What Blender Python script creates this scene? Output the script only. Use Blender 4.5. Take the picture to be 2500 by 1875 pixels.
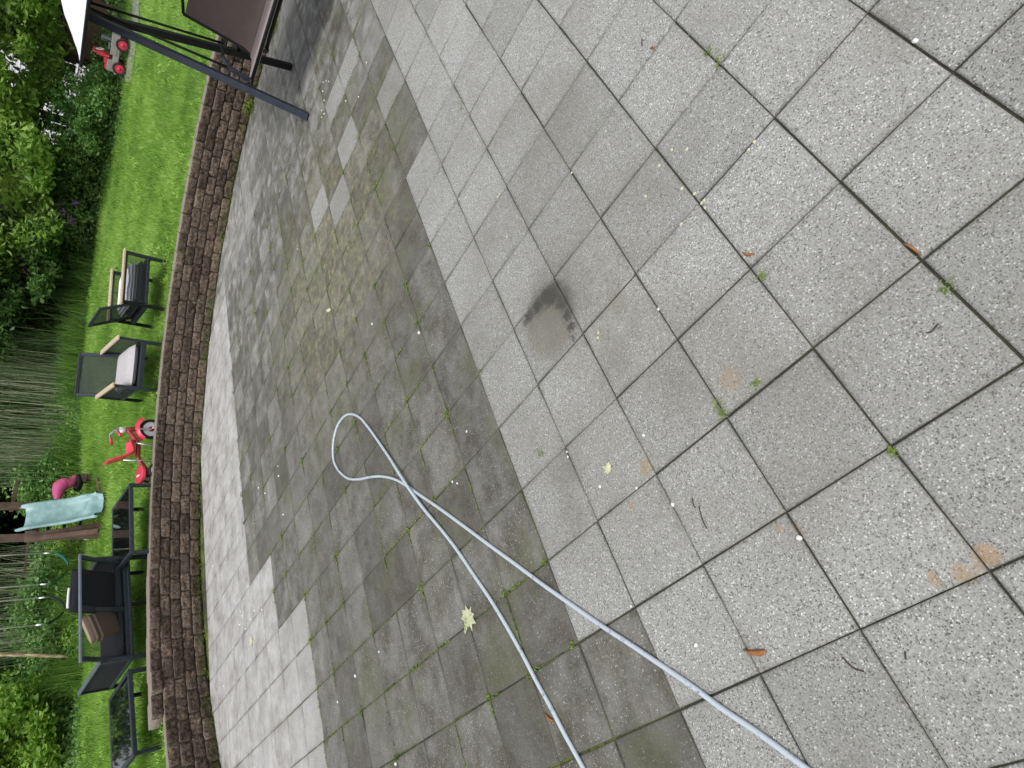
import bpy, math, random
import numpy as np
from mathutils import Vector, Matrix
random.seed(7); rng = np.random.default_rng(7)
for o in list(bpy.data.objects): bpy.data.objects.remove(o)
scene = bpy.context.scene
COL = scene.collection

# ------------------------------------------------------------------ camera
R = np.array([[0.31587099, 0.52623744, -0.7894933], [0.77676194, -0.62126074, -0.10332463], [-0.54485448, -0.5806111, -0.60499946]])
C = np.array([2.199912, 0.43706746, 1.54369031]); F = 1470.5577
cam_data = bpy.data.cameras.new('camera'); cam = bpy.data.objects.new('camera', cam_data); COL.objects.link(cam)
cam_data.sensor_width = 36; cam_data.lens = F / 2500 * 36; cam_data.clip_end = 500; cam_data.clip_start = 0.05
M = Matrix.Identity(4)
for i in range(3):
    M[i][0] = R[0][i]; M[i][1] = -R[1][i]; M[i][2] = -R[2][i]; M[i][3] = C[i]
cam.matrix_world = M
scene.camera = cam

# ------------------------------------------------------------------ sky, sun, exposure (overcast day)
SUN_EL, SUN_AZ = math.radians(60), math.radians(48)
w = bpy.data.worlds.new("World"); scene.world = w; w.use_nodes = True
nt = w.node_tree; bg = nt.nodes['Background']
sky = nt.nodes.new('ShaderNodeTexSky'); sky.sky_type = 'NISHITA'; sky.sun_disc = False
sky.sun_elevation = SUN_EL; sky.sun_rotation = SUN_AZ; sky.dust_density = 3; sky.air_density = 1.2
hs = nt.nodes.new('ShaderNodeHueSaturation'); hs.inputs['Saturation'].default_value = 0.22
nt.links.new(sky.outputs[0], hs.inputs['Color']); nt.links.new(hs.outputs[0], bg.inputs[0]); bg.inputs[1].default_value = 0.135
sl = bpy.data.lights.new('sun', 'SUN'); sl.energy = 1.4; sl.angle = math.radians(24); sl.color = (1, .97, .93)
so = bpy.data.objects.new('sun', sl); COL.objects.link(so)
sd = Vector((math.sin(SUN_AZ) * math.cos(SUN_EL), math.cos(SUN_AZ) * math.cos(SUN_EL), math.sin(SUN_EL)))
so.rotation_euler = sd.to_track_quat('Z', 'Y').to_euler()
scene.view_settings.view_transform = 'Standard'; scene.view_settings.look = 'None'
scene.view_settings.exposure = 0.35; scene.view_settings.gamma = 1

# ------------------------------------------------------------------ measured geometry
T = 0.305                                   # slab size
CEN = np.array([-0.921, -2.227]); RW = 4.383  # arc of the retaining wall
PN = np.array([0.0595, 0.1195, 0.9910]); PN /= np.linalg.norm(PN)   # normal of the sloping lawn
P0 = np.array([-2, -6.6, .34])
def ray(u, v): return R.T @ np.array([(u - 1250) / F, (v - 937.5) / F, 1])
def on_ground(u, v, h=0.0):
    d = ray(u, v); return C + (h - C[2]) / d[2] * d
def on_lawn(u, v, h=0.0):
    d = ray(u, v); return C + ((P0 - C) @ PN + h) / (d @ PN) * d
def on_y(u, v, y):
    d = ray(u, v); return C + (y - C[1]) / d[1] * d
def on_x(u, v, x):
    d = ray(u, v); return C + (x - C[0]) / d[0] * d
def at_dist(u, v, D):
    d = ray(u, v); return C + D / math.hypot(d[0], d[1]) * d
def sstep(a, b, x):
    t = np.clip((x - a) / (b - a), 0, 1); return t * t * (3 - 2 * t)
def lawn_z(x, y):
    x = np.asarray(x, float); y = np.asarray(y, float)
    d = np.hypot(x - CEN[0], y - CEN[1]) - RW
    pl = P0[2] - (PN[0] * (x - P0[0]) + PN[1] * (y - P0[1])) / PN[2]
    fl = .24 + .12 * sstep(-1, -4, x) + .09 * np.clip(d, 0, 8)
    z = .03 * np.logaddexp(pl / .03, fl / .03)
    z = np.where(d > 5, np.minimum(z, 1.05 + .25 * sstep(5, 14, d)), z)
    return z

def on_terrain(u, v):
    d = ray(u, v); t0 = 4.0; prev = None
    for t in np.arange(3.0, 60, .05):
        p = C + t * d / math.hypot(d[0], d[1])
        if math.hypot(p[0] - CEN[0], p[1] - CEN[1]) > RW + .1 and p[2] <= lawn_z(p[0], p[1]): return p
    return p
def toward(v, D, u=None):
    """ground point at horizontal distance D in the direction seen at row v"""
    if u is None: u = float(np.interp(v, [q[1] for q in EDGE_PX], [q[0] for q in EDGE_PX]))
    p = at_dist(u, v, D); return np.array([p[0], p[1], float(lawn_z(p[0], p[1]))])
EDGE_PX = [(318, -60), (312, 120), (300, 300), (262, 430), (250, 500), (232, 650), (215, 800), (200, 1100), (215, 1400), (212, 1500), (200, 1700), (200, 1860)]
EDGE = []
for _u, _v in EDGE_PX:
    _p = on_terrain(_u, _v); EDGE.append((math.degrees(math.atan2(_p[1] - CEN[1], _p[0] - CEN[0])) % 360 - 360, math.hypot(_p[0] - CEN[0], _p[1] - CEN[1]) - RW, _p))
print('EDGE', [(round(a, 1), round(d, 2), [round(float(k), 2) for k in p]) for a, d, p in EDGE])
_e = sorted((a, d) for a, d, p in EDGE)
def lawn_depth(a):
    return np.interp(a, [q[0] for q in _e], [q[1] for q in _e])
# ------------------------------------------------------------------ helpers
def link(name, me, mat, parent=None):
    o = bpy.data.objects.new(name, me); COL.objects.link(o)
    if mat is not None: me.materials.append(mat)
    if parent is not None: o.parent = parent
    return o
def tag(o, label, cat=None, group=None, kind=None):
    if label: o['label'] = label
    if cat: o['category'] = cat
    if group: o['group'] = group
    if kind: o['kind'] = kind
    return o
def empty(name, mat=None, loc=None):
    o = bpy.data.objects.new(name, None); COL.objects.link(o); o.empty_display_size = .1
    if mat is not None: o.matrix_world = mat
    if loc is not None: o.location = loc
    return o
def npmesh(name, V, Q, smooth=False):
    """V (n,3), Q (m,k) constant size polygons"""
    V = np.asarray(V, np.float32); Q = np.asarray(Q, np.int32)
    me = bpy.data.meshes.new(name); m, k = Q.shape
    me.vertices.add(len(V)); me.vertices.foreach_set('co', V.ravel())
    me.loops.add(m * k); me.loops.foreach_set('vertex_index', Q.ravel())
    me.polygons.add(m); me.polygons.foreach_set('loop_start', np.arange(0, m * k, k, dtype=np.int32))
    me.polygons.foreach_set('loop_total', np.full(m, k, np.int32))
    if smooth: me.polygons.foreach_set('use_smooth', np.ones(m, bool))
    me.update(); me.validate(); return me
class MB:
    def __init__(s): s.v = []; s.f = []; s.sm = []
    def add(s, V, Fc, sm=False):
        n = len(s.v); s.v += [tuple(map(float, p)) for p in V]; s.f += [tuple(i + n for i in f) for f in Fc]; s.sm += [sm] * len(Fc)
    def box(s, c, d, ax=None, bev=0.0):
        ax = np.eye(3) if ax is None else np.array(ax, float); c = np.array(c, float); h = np.array(d, float) / 2
        b = min(bev, h.min() * .45)
        if b <= 0:
            P = [c + ax.T @ (h * np.array(q)) for q in ((-1,-1,-1),(1,-1,-1),(1,1,-1),(-1,1,-1),(-1,-1,1),(1,-1,1),(1,1,1),(-1,1,1))]
            s.add(P, [(3,2,1,0),(4,5,6,7),(0,1,5,4),(1,2,6,5),(2,3,7,6),(3,0,4,7)]); return
        P = []; idx = {}
        for sx in (-1, 1):
            for sy in (-1, 1):
                for sz in (-1, 1):
                    for a in range(3):
                        q = np.array([sx, sy, sz]) * h; 
                        for k in range(3):
                            if k != a: q[k] -= (sx, sy, sz)[k] * b
                        idx[(sx, sy, sz, a)] = len(P); P.append(c + ax.T @ q)
        Fs = []
        for a in range(3):
            o1, o2 = [(1,2),(2,0),(0,1)][a]
            for sg in (-1, 1):
                r = []
                for (p, q) in ((-1,-1),(1,-1),(1,1),(-1,1)):
                    k = [0,0,0]; k[a] = sg; k[o1] = p; k[o2] = q; r.append(idx[(k[0],k[1],k[2],a)])
                Fs.append(tuple(r if sg > 0 else r[::-1]))
        for a in range(3):
            o1, o2 = [(1,2),(2,0),(0,1)][a]
            for p in (-1, 1):
                for q in (-1, 1):
                    k = [0,0,0]; k[o1] = p; k[o2] = q; r = []
                    for sg, fa in ((-1,o1),(1,o1),(1,o2),(-1,o2)):
                        k[a] = sg; r.append(idx[(k[0],k[1],k[2],fa)])
                    Fs.append(tuple(r if p * q < 0 else r[::-1]))
        for sx in (-1, 1):
            for sy in (-1, 1):
                for sz in (-1, 1):
                    r = [idx[(sx,sy,sz,a)] for a in range(3)]
                    Fs.append(tuple(r if sx * sy * sz > 0 else r[::-1]))
        s.add(P, Fs)
    def bar(s, a, b, w, h=None, up=(0, 0, 1), bev=.003):
        a = np.array(a, float); b = np.array(b, float); z = b - a; L = np.linalg.norm(z); z /= L
        u = np.array(up, float)
        if abs(u @ z) > .95: u = np.array([0, 1, 0.])
        x = np.cross(u, z); x /= np.linalg.norm(x); y = np.cross(z, x)
        s.box((a + b) / 2, (w, w if h is None else h, L), (x, y, z), bev)
    def tube(s, pts, r, n=8, caps=True, closed=False):
        pts = [np.array(p, float) for p in pts]; rr = r if hasattr(r, '__len__') else [r] * len(pts)
        V = []; prev = None
        for i, p in enumerate(pts):
            t = (pts[min(i + 1, len(pts) - 1)] - pts[max(i - 1, 0)]); t /= np.linalg.norm(t) + 1e-9
            if prev is None:
                prev = np.cross(t, [0, 0, 1]) if abs(t[2]) < .9 else np.cross(t, [1, 0, 0])
            prev = prev - (prev @ t) * t; prev /= np.linalg.norm(prev) + 1e-9; q = np.cross(t, prev)
            for k in range(n):
                a = 2 * math.pi * k / n; V.append(p + rr[i] * (math.cos(a) * prev + math.sin(a) * q))
        Fs = [(i * n + k, i * n + (k + 1) % n, (i + 1) * n + (k + 1) % n, (i + 1) * n + k) for i in range(len(pts) - 1) for k in range(n)]
        s.add(V, Fs, True)
        if caps: 
            m = len(s.v) - len(V); s.f.append(tuple(m + k for k in range(n))[::-1]); s.sm.append(False)
            s.f.append(tuple(m + (len(pts) - 1) * n + k for k in range(n))); s.sm.append(False)
    def lathe(s, c, axis, prof, n=24):
        """prof: list of (along axis, radius)"""
        c = np.array(c, float); z = np.array(axis, float); z /= np.linalg.norm(z)
        x = np.cross(z, [0, 0, 1]) if abs(z[2]) < .9 else np.cross(z, [1, 0, 0]); x /= np.linalg.norm(x); y = np.cross(z, x)
        V = [c + z * a + r * (math.cos(2 * math.pi * k / n) * x + math.sin(2 * math.pi * k / n) * y) for a, r in prof for k in range(n)]
        s.add(V, [(i * n + k, i * n + (k + 1) % n, (i + 1) * n + (k + 1) % n, (i + 1) * n + k) for i in range(len(prof) - 1) for k in range(n)], True)
    def grid(s, G, sm=True):
        """G[i][j] points"""
        a, b = len(G), len(G[0])
        s.add([p for r in G for p in r], [(i * b + j, i * b + j + 1, (i + 1) * b + j + 1, (i + 1) * b + j) for i in range(a - 1) for j in range(b - 1)], sm)
    def mesh(s, name):
        me = bpy.data.meshes.new(name); me.from_pydata(s.v, [], s.f); me.polygons.foreach_set('use_smooth', s.sm); me.update(); return me
    def build(s, name, mat, parent=None): return link(name, s.mesh(name), mat, parent)
def spline(P, n):
    P = [np.array(p, float) for p in P]; P = [2 * P[0] - P[1]] + P + [2 * P[-1] - P[-2]]; out = []
    for i in range(1, len(P) - 2):
        for t in np.arange(n) / n:
            a, b, c, d = P[i - 1:i + 3]
            out.append(.5 * ((2 * b) + (c - a) * t + (2 * a - 5 * b + 4 * c - d) * t * t + (3 * b - a - 3 * c + d) * t ** 3))
    out.append(P[-2]); return out
def copy_thing(root, mat):
    r = root.copy(); COL.objects.link(r); r.matrix_world = mat
    for ch in list(root.children):
        c = ch.copy(); COL.objects.link(c); c.parent = r
        for g in list(ch.children):
            d = g.copy(); COL.objects.link(d); d.parent = c
    return r

# ------------------------------------------------------------------ materials
def mat(name, col, rough=.6, metal=0, var=0.0, vscale=8, bump=0, bscale=60, col2=None, alpha=1, trans=0, spec=.5, coat=0):
    m = bpy.data.materials.new(name); m.use_nodes = True; t = m.node_tree; b = t.nodes['Principled BSDF']
    b.inputs['Roughness'].default_value = rough; b.inputs['Metallic'].default_value = metal; b.inputs['Specular IOR Level'].default_value = spec
    b.inputs['Coat Weight'].default_value = coat
    tc = t.nodes.new('ShaderNodeTexCoord')
    if col2 is None: col2 = tuple(c * (1 - var) for c in col)
    n = t.nodes.new('ShaderNodeTexNoise'); n.inputs['Scale'].default_value = vscale; n.inputs['Detail'].default_value = 6; n.inputs['Roughness'].default_value = .65
    t.links.new(tc.outputs['Object'], n.inputs['Vector'])
    r = t.nodes.new('ShaderNodeValToRGB'); r.color_ramp.elements[0].position = .38; r.color_ramp.elements[1].position = .62
    r.color_ramp.elements[0].color = (*col2, 1); r.color_ramp.elements[1].color = (*col, 1)
    t.links.new(n.outputs[0], r.inputs[0]); t.links.new(r.outputs[0], b.inputs['Base Color'])
    if bump:
        n2 = t.nodes.new('ShaderNodeTexNoise'); n2.inputs['Scale'].default_value = bscale; n2.inputs['Detail'].default_value = 4
        t.links.new(tc.outputs['Object'], n2.inputs['Vector'])
        bp = t.nodes.new('ShaderNodeBump'); bp.inputs['Strength'].default_value = bump; bp.inputs['Distance'].default_value = .01
        t.links.new(n2.outputs[0], bp.inputs['Height']); t.links.new(bp.outputs[0], b.inputs['Normal'])
    if alpha < 1: b.inputs['Alpha'].default_value = alpha
    return m
def leafmat(name, cols, rough=.45, transl=.25):
    """colour varies from leaf to leaf"""
    m = bpy.data.materials.new(name); m.use_nodes = True; t = m.node_tree; b = t.nodes['Principled BSDF']
    b.inputs['Roughness'].default_value = rough; b.inputs['Specular IOR Level'].default_value = .5
    g = t.nodes.new('ShaderNodeAttribute'); g.attribute_name = 'rnd'; r = t.nodes.new('ShaderNodeValToRGB')
    while len(r.color_ramp.elements) < len(cols): r.color_ramp.elements.new(.5)
    for i, c in enumerate(cols):
        r.color_ramp.elements[i].position = i / max(1, len(cols) - 1); r.color_ramp.elements[i].color = (*c, 1)
    t.links.new(g.outputs['Fac'], r.inputs[0]); t.links.new(r.outputs[0], b.inputs['Base Color'])
    tr = t.nodes.new('ShaderNodeBsdfTranslucent'); mx = t.nodes.new('ShaderNodeMixShader'); mx.inputs[0].default_value = transl
    t.links.new(r.outputs[0], tr.inputs[0]); t.links.new(b.outputs[0], mx.inputs[1]); t.links.new(tr.outputs[0], mx.inputs[2])
    t.links.new(mx.outputs[0], t.nodes['Material Output'].inputs[0]); return m
class NB:
    """tiny node builder"""
    def __init__(s, name):
        s.m = bpy.data.materials.new(name); s.m.use_nodes = True; s.t = s.m.node_tree; s.b = s.t.nodes['Principled BSDF']
    def _in(s, sock, v):
        if hasattr(v, 'is_linked') or isinstance(v, bpy.types.NodeSocket): s.t.links.new(v, sock)
        elif v is not None:
            try: sock.default_value = v
            except Exception: sock.default_value = (*v, 1) if len(v) == 3 else v
    def math(s, op, a, b=None, clamp=False):
        n = s.t.nodes.new('ShaderNodeMath'); n.operation = op; n.use_clamp = clamp; s._in(n.inputs[0], a); s._in(n.inputs[1], b); return n.outputs[0]
    def noise(s, vec, scale, detail=4, rough=.6, col=False):
        n = s.t.nodes.new('ShaderNodeTexNoise'); n.inputs['Scale'].default_value = scale; n.inputs['Detail'].default_value = detail; n.inputs['Roughness'].default_value = rough
        s.t.links.new(vec, n.inputs['Vector']); return n.outputs[1 if col else 0]
    def voro(s, vec, scale, feat='F1', out=0, rnd=1):
        n = s.t.nodes.new('ShaderNodeTexVoronoi'); n.feature = feat; n.inputs['Scale'].default_value = scale; n.inputs['Randomness'].default_value = rnd
        s.t.links.new(vec, n.inputs['Vector']); return n.outputs[out]
    def mix(s, f, a, b, mode='MIX'):
        n = s.t.nodes.new('ShaderNodeMix'); n.data_type = 'RGBA'; n.blend_type = mode; n.clamp_factor = True
        s._in(n.inputs[0], f); s._in(n.inputs[6], a); s._in(n.inputs[7], b); return n.outputs[2]
    def rng(s, v, a, b, c=0, d=1):
        n = s.t.nodes.new('ShaderNodeMapRange'); s._in(n.inputs[0], v)
        for i, x in enumerate((a, b, c, d)): n.inputs[i + 1].default_value = x
        return n.outputs[0]
    def attr(s, name):
        n = s.t.nodes.new('ShaderNodeAttribute'); n.attribute_name = name; return n
    def sep(s, v):
        n = s.t.nodes.new('ShaderNodeSeparateXYZ'); s.t.links.new(v, n.inputs[0]); return n.outputs
    def vecmul(s, v, k):
        n = s.t.nodes.new('ShaderNodeVectorMath'); n.operation = 'MULTIPLY'; s.t.links.new(v, n.inputs[0]); n.inputs[1].default_value = k; return n.outputs[0]
    def dist(s, v, p, scale=(1, 1, 1)):
        a = s.t.nodes.new('ShaderNodeVectorMath'); a.operation = 'SUBTRACT'; s.t.links.new(v, a.inputs[0]); a.inputs[1].default_value = p
        b = s.t.nodes.new('ShaderNodeVectorMath'); b.operation = 'MULTIPLY'; s.t.links.new(a.outputs[0], b.inputs[0]); b.inputs[1].default_value = scale
        c = s.t.nodes.new('ShaderNodeVectorMath'); c.operation = 'LENGTH'; s.t.links.new(b.outputs[0], c.inputs[0]); return c.outputs['Value']
    def obj(s):
        n = s.t.nodes.new('ShaderNodeTexCoord'); return n.outputs['Object']
    def bump(s, h, strength, dist=.003, normal=None):
        n = s.t.nodes.new('ShaderNodeBump'); n.inputs['Strength'].default_value = strength; n.inputs['Distance'].default_value = dist
        s.t.links.new(h, n.inputs['Height'])
        if normal is not None: s.t.links.new(normal, n.inputs['Normal'])
        s.t.links.new(n.outputs[0], s.b.inputs['Normal']); return n.outputs[0]

# ================================================================== PATIO
def tile_tone(a, j):
    """(dirt 0..1, tone offset) of slab in row a, column j"""
    dirty = 1.0
    if a >= -3 or (a == -4 and -3 <= j <= 5): dirty = 0.0
    if a == -4 and j == -6: dirty = .25
    if (a, j) in ((-5, -9), (-6, -9), (-6, -7), (-8, -7), (-7, -6)): dirty = .12
    if (a <= -17 and -12 <= j < 0) or (a <= -15 and 0 <= j < 2) or (a <= -13 and j >= 2): dirty = .02
    if a <= -17 and j < -12: dirty = .6
    if a > -17 and j < -12: dirty = .62
    return dirty
m = NB('slab_concrete'); P = m.obj(); A = m.attr('slab'); ar = m.t.nodes.new('ShaderNodeSeparateColor'); m.t.links.new(A.outputs['Color'], ar.inputs[0])
dirt, rnd_, rnd2 = ar.outputs[0], ar.outputs[1], ar.outputs[2]
gv = m.voro(P, 290, out=1); gs = m.t.nodes.new('ShaderNodeSeparateColor'); m.t.links.new(gv, gs.inputs[0]); gr = gs.outputs[0]; gr2 = gs.outputs[1]
clean = m.mix(m.rng(m.noise(P, 170, 4, .75), .38, .62), (.120, .121, .112), (.425, .426, .408)); clean = m.mix(m.rng(m.noise(P, 48, 4, .7), .42, .60, .0, .28), clean, (.46, .46, .45)); clean = m.mix(m.rng(m.noise(P, 33, 4, .75), .50, .66, .0, .22), clean, (.17, .17, .155)); clean = m.mix(m.math('MULTIPLY', gr, .5), clean, (.42, .42, .41))
clean = m.mix(m.math('GREATER_THAN', gr2, .955), clean, (.66, .66, .66))
clean = m.mix(m.math('LESS_THAN', gr2, .08), clean, (.11, .11, .105))
fine = m.noise(P, 700, 2, .5); clean = m.mix(m.rng(m.noise(P, 75, 3, .7), .52, .70, .0, .35), clean, (.14, .14, .13))
cl_var = m.noise(P, 2.3, 5, .6)
clean = m.mix(m.rng(cl_var, .40, .68, 0, .42), clean, (.205, .20, .175)); clean = m.mix(m.rng(m.noise(P, .9, 3, .5), .45, .65, 0, .25), clean, (.17, .165, .14))
tonev = m.rng(rnd_, 0, 1, .90, 1.10)
clean = m.mix(1.0, clean, m.mix(rnd_, (.89, .89, .885), (1.10, 1.10, 1.10)), 'MULTIPLY')
# clean old slabs by the wall are warmer and lighter
yy = m.sep(P)[1]
nearw = m.rng(yy, -3.2, -4.4, 0, 1)
clean = m.mix(m.math('MULTIPLY', nearw, .75), clean, m.mix(m.rng(m.noise(P, 4.6, 7, .72), .34, .6), (.26, .235, .215), (.56, .555, .55)))
# dirt
dn = m.noise(P, 5.5, 8, .68); dn2 = m.noise(P, 26, 6, .7); dn3 = m.noise(P, 1.3, 3, .5)
dcol = m.mix(m.rng(dn2, .3, .7), (.040, .037, .028), (.150, .141, .116))
dcol = m.mix(m.rng(dn3, .40, .62, 0, .40), dcol, (.085, .085, .045))
dcol = m.mix(m.rng(rnd2, 0, 1, 0, .6), dcol, (.155, .147, .125))
dcol = m.mix(m.rng(gr, .5, 1, 0, .4), dcol, (.21, .20, .178))
bl = m.rng(m.noise(m.vecmul(P, (1, 1.4, 1)), 3.3, 9, .78), .42, .68, 0, .75); dcol = m.mix(bl, dcol, (.045, .042, .034))
dcol = m.mix(m.math('GREATER_THAN', gr2, .985), dcol, (.42, .42, .40)); dcol = m.mix(m.rng(m.noise(P, 150, 3, .7), .52, .72, 0, .55), dcol, (.03, .028, .022)); dcol = m.mix(m.rng(m.noise(m.vecmul(P, (1, 1, 1)), 95, 3, .7), .55, .72, 0, .5), dcol, (.30, .29, .27))
# pale patches and painted-in wet reflections inside the dirty field, more of them far from the camera
far = m.rng(m.sep(P)[0], -.6, -4.0, 0, 1)
patch = m.noise(m.vecmul(P, (1, 1.3, 1)), 6.5, 4, .55)
pm = m.math('MULTIPLY', m.rng(m.math('ADD', m.math('MULTIPLY', patch, .8), m.math('MULTIPLY', m.noise(P, 45, 5, .7), .2)), .46, .66, 0, .9), m.math('MAXIMUM', m.math('MULTIPLY', far, .95), .2))
dcol = m.mix(pm, dcol, (.46, .455, .45))
dfac = m.math('MULTIPLY', dirt, m.rng(dn, .34, .58, .58, 1.0), True)
dfac = m.math('ADD', dfac, m.math('MULTIPLY', m.rng(m.noise(P, 1.1, 4, .6), .55, .8, 0, .35), .6), True)
colr = m.mix(dfac, clean, dcol)
colr = m.mix(m.math('MULTIPLY', dirt, m.rng(rnd_, .35, .95, 0, .55)), colr, (.055, .050, .040))
colr = m.mix(m.math('MULTIPLY', m.math('MULTIPLY', dirt, m.rng(rnd2, .80, 1, 0, .5)), far), colr, (.33, .325, .32))
ol = m.rng(m.math('ADD', m.dist(P, tuple(on_ground(800, 640)), (1, 1, 1)), m.math('MULTIPLY', m.noise(P, 2.5, 5, .7), 1.2)), .9, 2.1, .75, 0)
ol = m.math('MULTIPLY', m.math('MULTIPLY', ol, dirt), m.rng(m.noise(P, 8, 7, .75), .40, .60, .15, 1)); colr = m.mix(ol, colr, m.mix(m.rng(m.noise(P, 16, 6, .75), .38, .62), (.055, .055, .022), (.33, .315, .19)))
# greyish green algae on a few far rows of the dirty field
alg = m.math('MULTIPLY', m.rng(m.noise(P, 2.2, 5, .65), .52, .64, 0, .38), dirt)
colr = m.mix(alg, colr, (.11, .125, .06))
# stains: plant pot ring, rust spots
pot = on_ground(1338, 790); 
wob = m.noise(P, 9, 4, .6); dd = m.math('ADD', m.dist(P, tuple(pot)), m.math('MULTIPLY', m.math('SUBTRACT', wob, .5), .09))
ringc = m.math('SUBTRACT', 1, m.math('MULTIPLY', m.math('ABSOLUTE', m.math('SUBTRACT', dd, .125)), 15), True)
pside = on_ground(1352, 722); sidef = m.rng(m.dist(P, tuple(pside)), .07, .20, 1.05, 0)
inner = m.rng(dd, .11, .17, .55, 0); colr = m.mix(inner, colr, (.20, .185, .135))
halo = m.rng(m.dist(P, tuple(on_ground(1480, 745))), .05, .36, .5, 0); colr = m.mix(m.math('MULTIPLY', halo, m.rng(wob, .35, .6, .2, 1)), colr, (.17, .16, .12))
colr = m.mix(m.math('MULTIPLY', m.math('MULTIPLY', ringc, m.math('ADD', m.math('MULTIPLY', sidef, .85), .08)), m.rng(dn2, .25, .6, .5, 1)), colr, (.045, .045, .045))
for (u, v, rad, st) in ((2412, 1358, .028, .7), (2355, 1398, .026, .6), (2392, 1385, .02, .6), (2278, 1413, .018, .65), (1575, 1140, .032, .55), (1780, 925, .045, .35), (1545, 1235, .016, .5), (1560, 1190, .014, .4), (1905, 1290, .018, .4), (1945, 1290, .018, .3)):
    q = m.math('ADD', m.dist(P, tuple(on_ground(u, v))), m.math('MULTIPLY', m.math('SUBTRACT', m.noise(P, 26, 5, .65), .5), .05))
    colr = m.mix(m.math('MULTIPLY', m.rng(q, rad * .55, rad * 1.0, st, 0), m.rng(gr, 0, 1, .6, 1)), colr, (.34, .22, .10))
for (u, v, rad, st) in ((1385, 1150, .13, .5), (1500, 900, .1, .25), (1650, 960, .1, .25), (1400, 1260, .1, .3)):
    q = m.math('ADD', m.dist(P, tuple(on_ground(u, v))), m.math('MULTIPLY', m.math('SUBTRACT', wob, .5), .12))
    colr = m.mix(m.rng(q, rad * .3, rad, st, 0), colr, (.15, .145, .12))
for (u, v, rad, st) in ((1350, 716, .048, .9), (1332, 728, .046, .9), (1312, 746, .036, .85), (1294, 768, .030, .8), (1282, 790, .020, .6), (1370, 740, .034, .85), (1384, 768, .026, .8), (1393, 800, .022, .8), (1398, 822, .014, .7)):
    q = m.math('ADD', m.dist(P, tuple(on_ground(u, v))), m.math('MULTIPLY', m.math('SUBTRACT', m.noise(P, 30, 8, .85), .5), .15))
    colr = m.mix(m.math('MULTIPLY', m.rng(q, rad * .6, rad * 1.15, st, 0), m.rng(dn2, .25, .5, .55, 1)), colr, (.010, .010, .010))
hq = m.math('ADD', m.dist(P, tuple(on_ground(1350, 740))), m.math('MULTIPLY', m.math('SUBTRACT', m.noise(P, 7, 6, .7), .5), .16))
colr = m.mix(m.rng(hq, .07, .24, .5, 0), colr, (.105, .10, .085))
# grime along slab edges
ed = m.attr('edge').outputs['Fac']
colr = m.mix(m.math('MULTIPLY', m.math('MULTIPLY', m.rng(ed, .0, 1, 0, .72), m.rng(dirt, 0, 1, .5, 1)), m.rng(m.noise(P, 7, 3, .6), .35, .65, .3, 1)), colr, (.10, .10, .085))
m.t.links.new(colr, m.b.inputs['Base Color'])
m.t.links.new(m.rng(dn3, .3, .7, .62, .9), m.b.inputs['Roughness']); m.b.inputs['Specular IOR Level'].default_value = .35
hgt_ = m.math('ADD', m.math('MULTIPLY', m.voro(P, 290), .6), m.math('MULTIPLY', m.noise(P, 90, 4, .6), .6))
m.bump(hgt_, .45, .004)
SLAB = m.m
V = []; Q = []; slabcol = []; edge = []
HG = {}
def hgap(k):
    if k not in HG: HG[k] = random.choice((.0015, .0019, .0023, .0027, .0032, .0038))
    return HG[k]
for a in range(-21, 16):
    for j in range(-22, 20):
        cx, cy = (j + .5) * T, (a + .5) * T
        dc = math.hypot(cx - CEN[0], cy - CEN[1])
        ang = math.degrees(math.atan2(cy - CEN[1], cx - CEN[0]))
        wallside = (ang < -35 or ang > 150)
        if wallside and dc > RW + .22: continue
        z0 = random.gauss(0, .0008); tx, ty = random.gauss(0, .002), random.gauss(0, .002); ro = random.gauss(0, .0016)
        gx0, gx1, gy0, gy1 = hgap(('x', a, j)), hgap(('x', a, j + 1)), hgap(('y', a, j)), hgap(('y', a + 1, j))
        cx += (gx0 - gx1) / 2; cy += (gy0 - gy1) / 2; hx = T / 2 - (gx0 + gx1) / 2; hy = T / 2 - (gy0 + gy1) / 2
        ox, oy = random.gauss(0, .0004), random.gauss(0, .0004)
        dt = tile_tone(a, j); dt = min(1, max(0, dt + (random.gauss(0, .10) if dt > .3 else random.random() * .05)))
        cr = (dt, random.random(), random.random(), 1)
        if -9 <= a <= -4 and -1 <= j and dt > .5: cr = (min(1, dt + .15), cr[1], cr[2] * (.25 if a == -5 else .55), 1)
        if a in (-13, -14) and j in (0, 1): cr = (1, .2, 0, 1)
        b = .0035; n0 = len(V)
        rings = [(0, -.045, 1), (0, -.004, 1), (b * .6, -.0006, 1), (b + .004, 0, .5), (.022, 0, 0)]
        for (hh, zz, e) in rings:
            for sx, sy in ((-1,-1),(1,-1),(1,1),(-1,1)):
                x, y = sx * (hx - hh), sy * (hy - hh)
                V.append((cx + ox + x - ro * y, cy + oy + y + ro * x, z0 + zz + tx * x + ty * y)); edge.append(e); slabcol.append(cr)
        for k in range(len(rings) - 1):
            for q in range(4):
                Q.append((n0 + 4*k + q, n0 + 4*k + (q+1) % 4, n0 + 4*k + 4 + (q+1) % 4, n0 + 4*k + 4 + q))
        k = len(rings) - 1; Q.append((n0 + 4*k, n0 + 4*k + 1, n0 + 4*k + 2, n0 + 4*k + 3))
me = npmesh('patio', V, Q)
ca = me.color_attributes.new('slab', 'FLOAT_COLOR', 'POINT'); ca.data.foreach_set('color', np.array(slabcol, np.float32).ravel())
fa = me.attributes.new('edge', 'FLOAT', 'POINT'); fa.data.foreach_set('value', np.array(edge, np.float32))
patio = tag(link('patio', me, SLAB), 'grey aggregate paving slabs of the patio, washed pale in front and dirty further back', None, None, 'structure')

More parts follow.
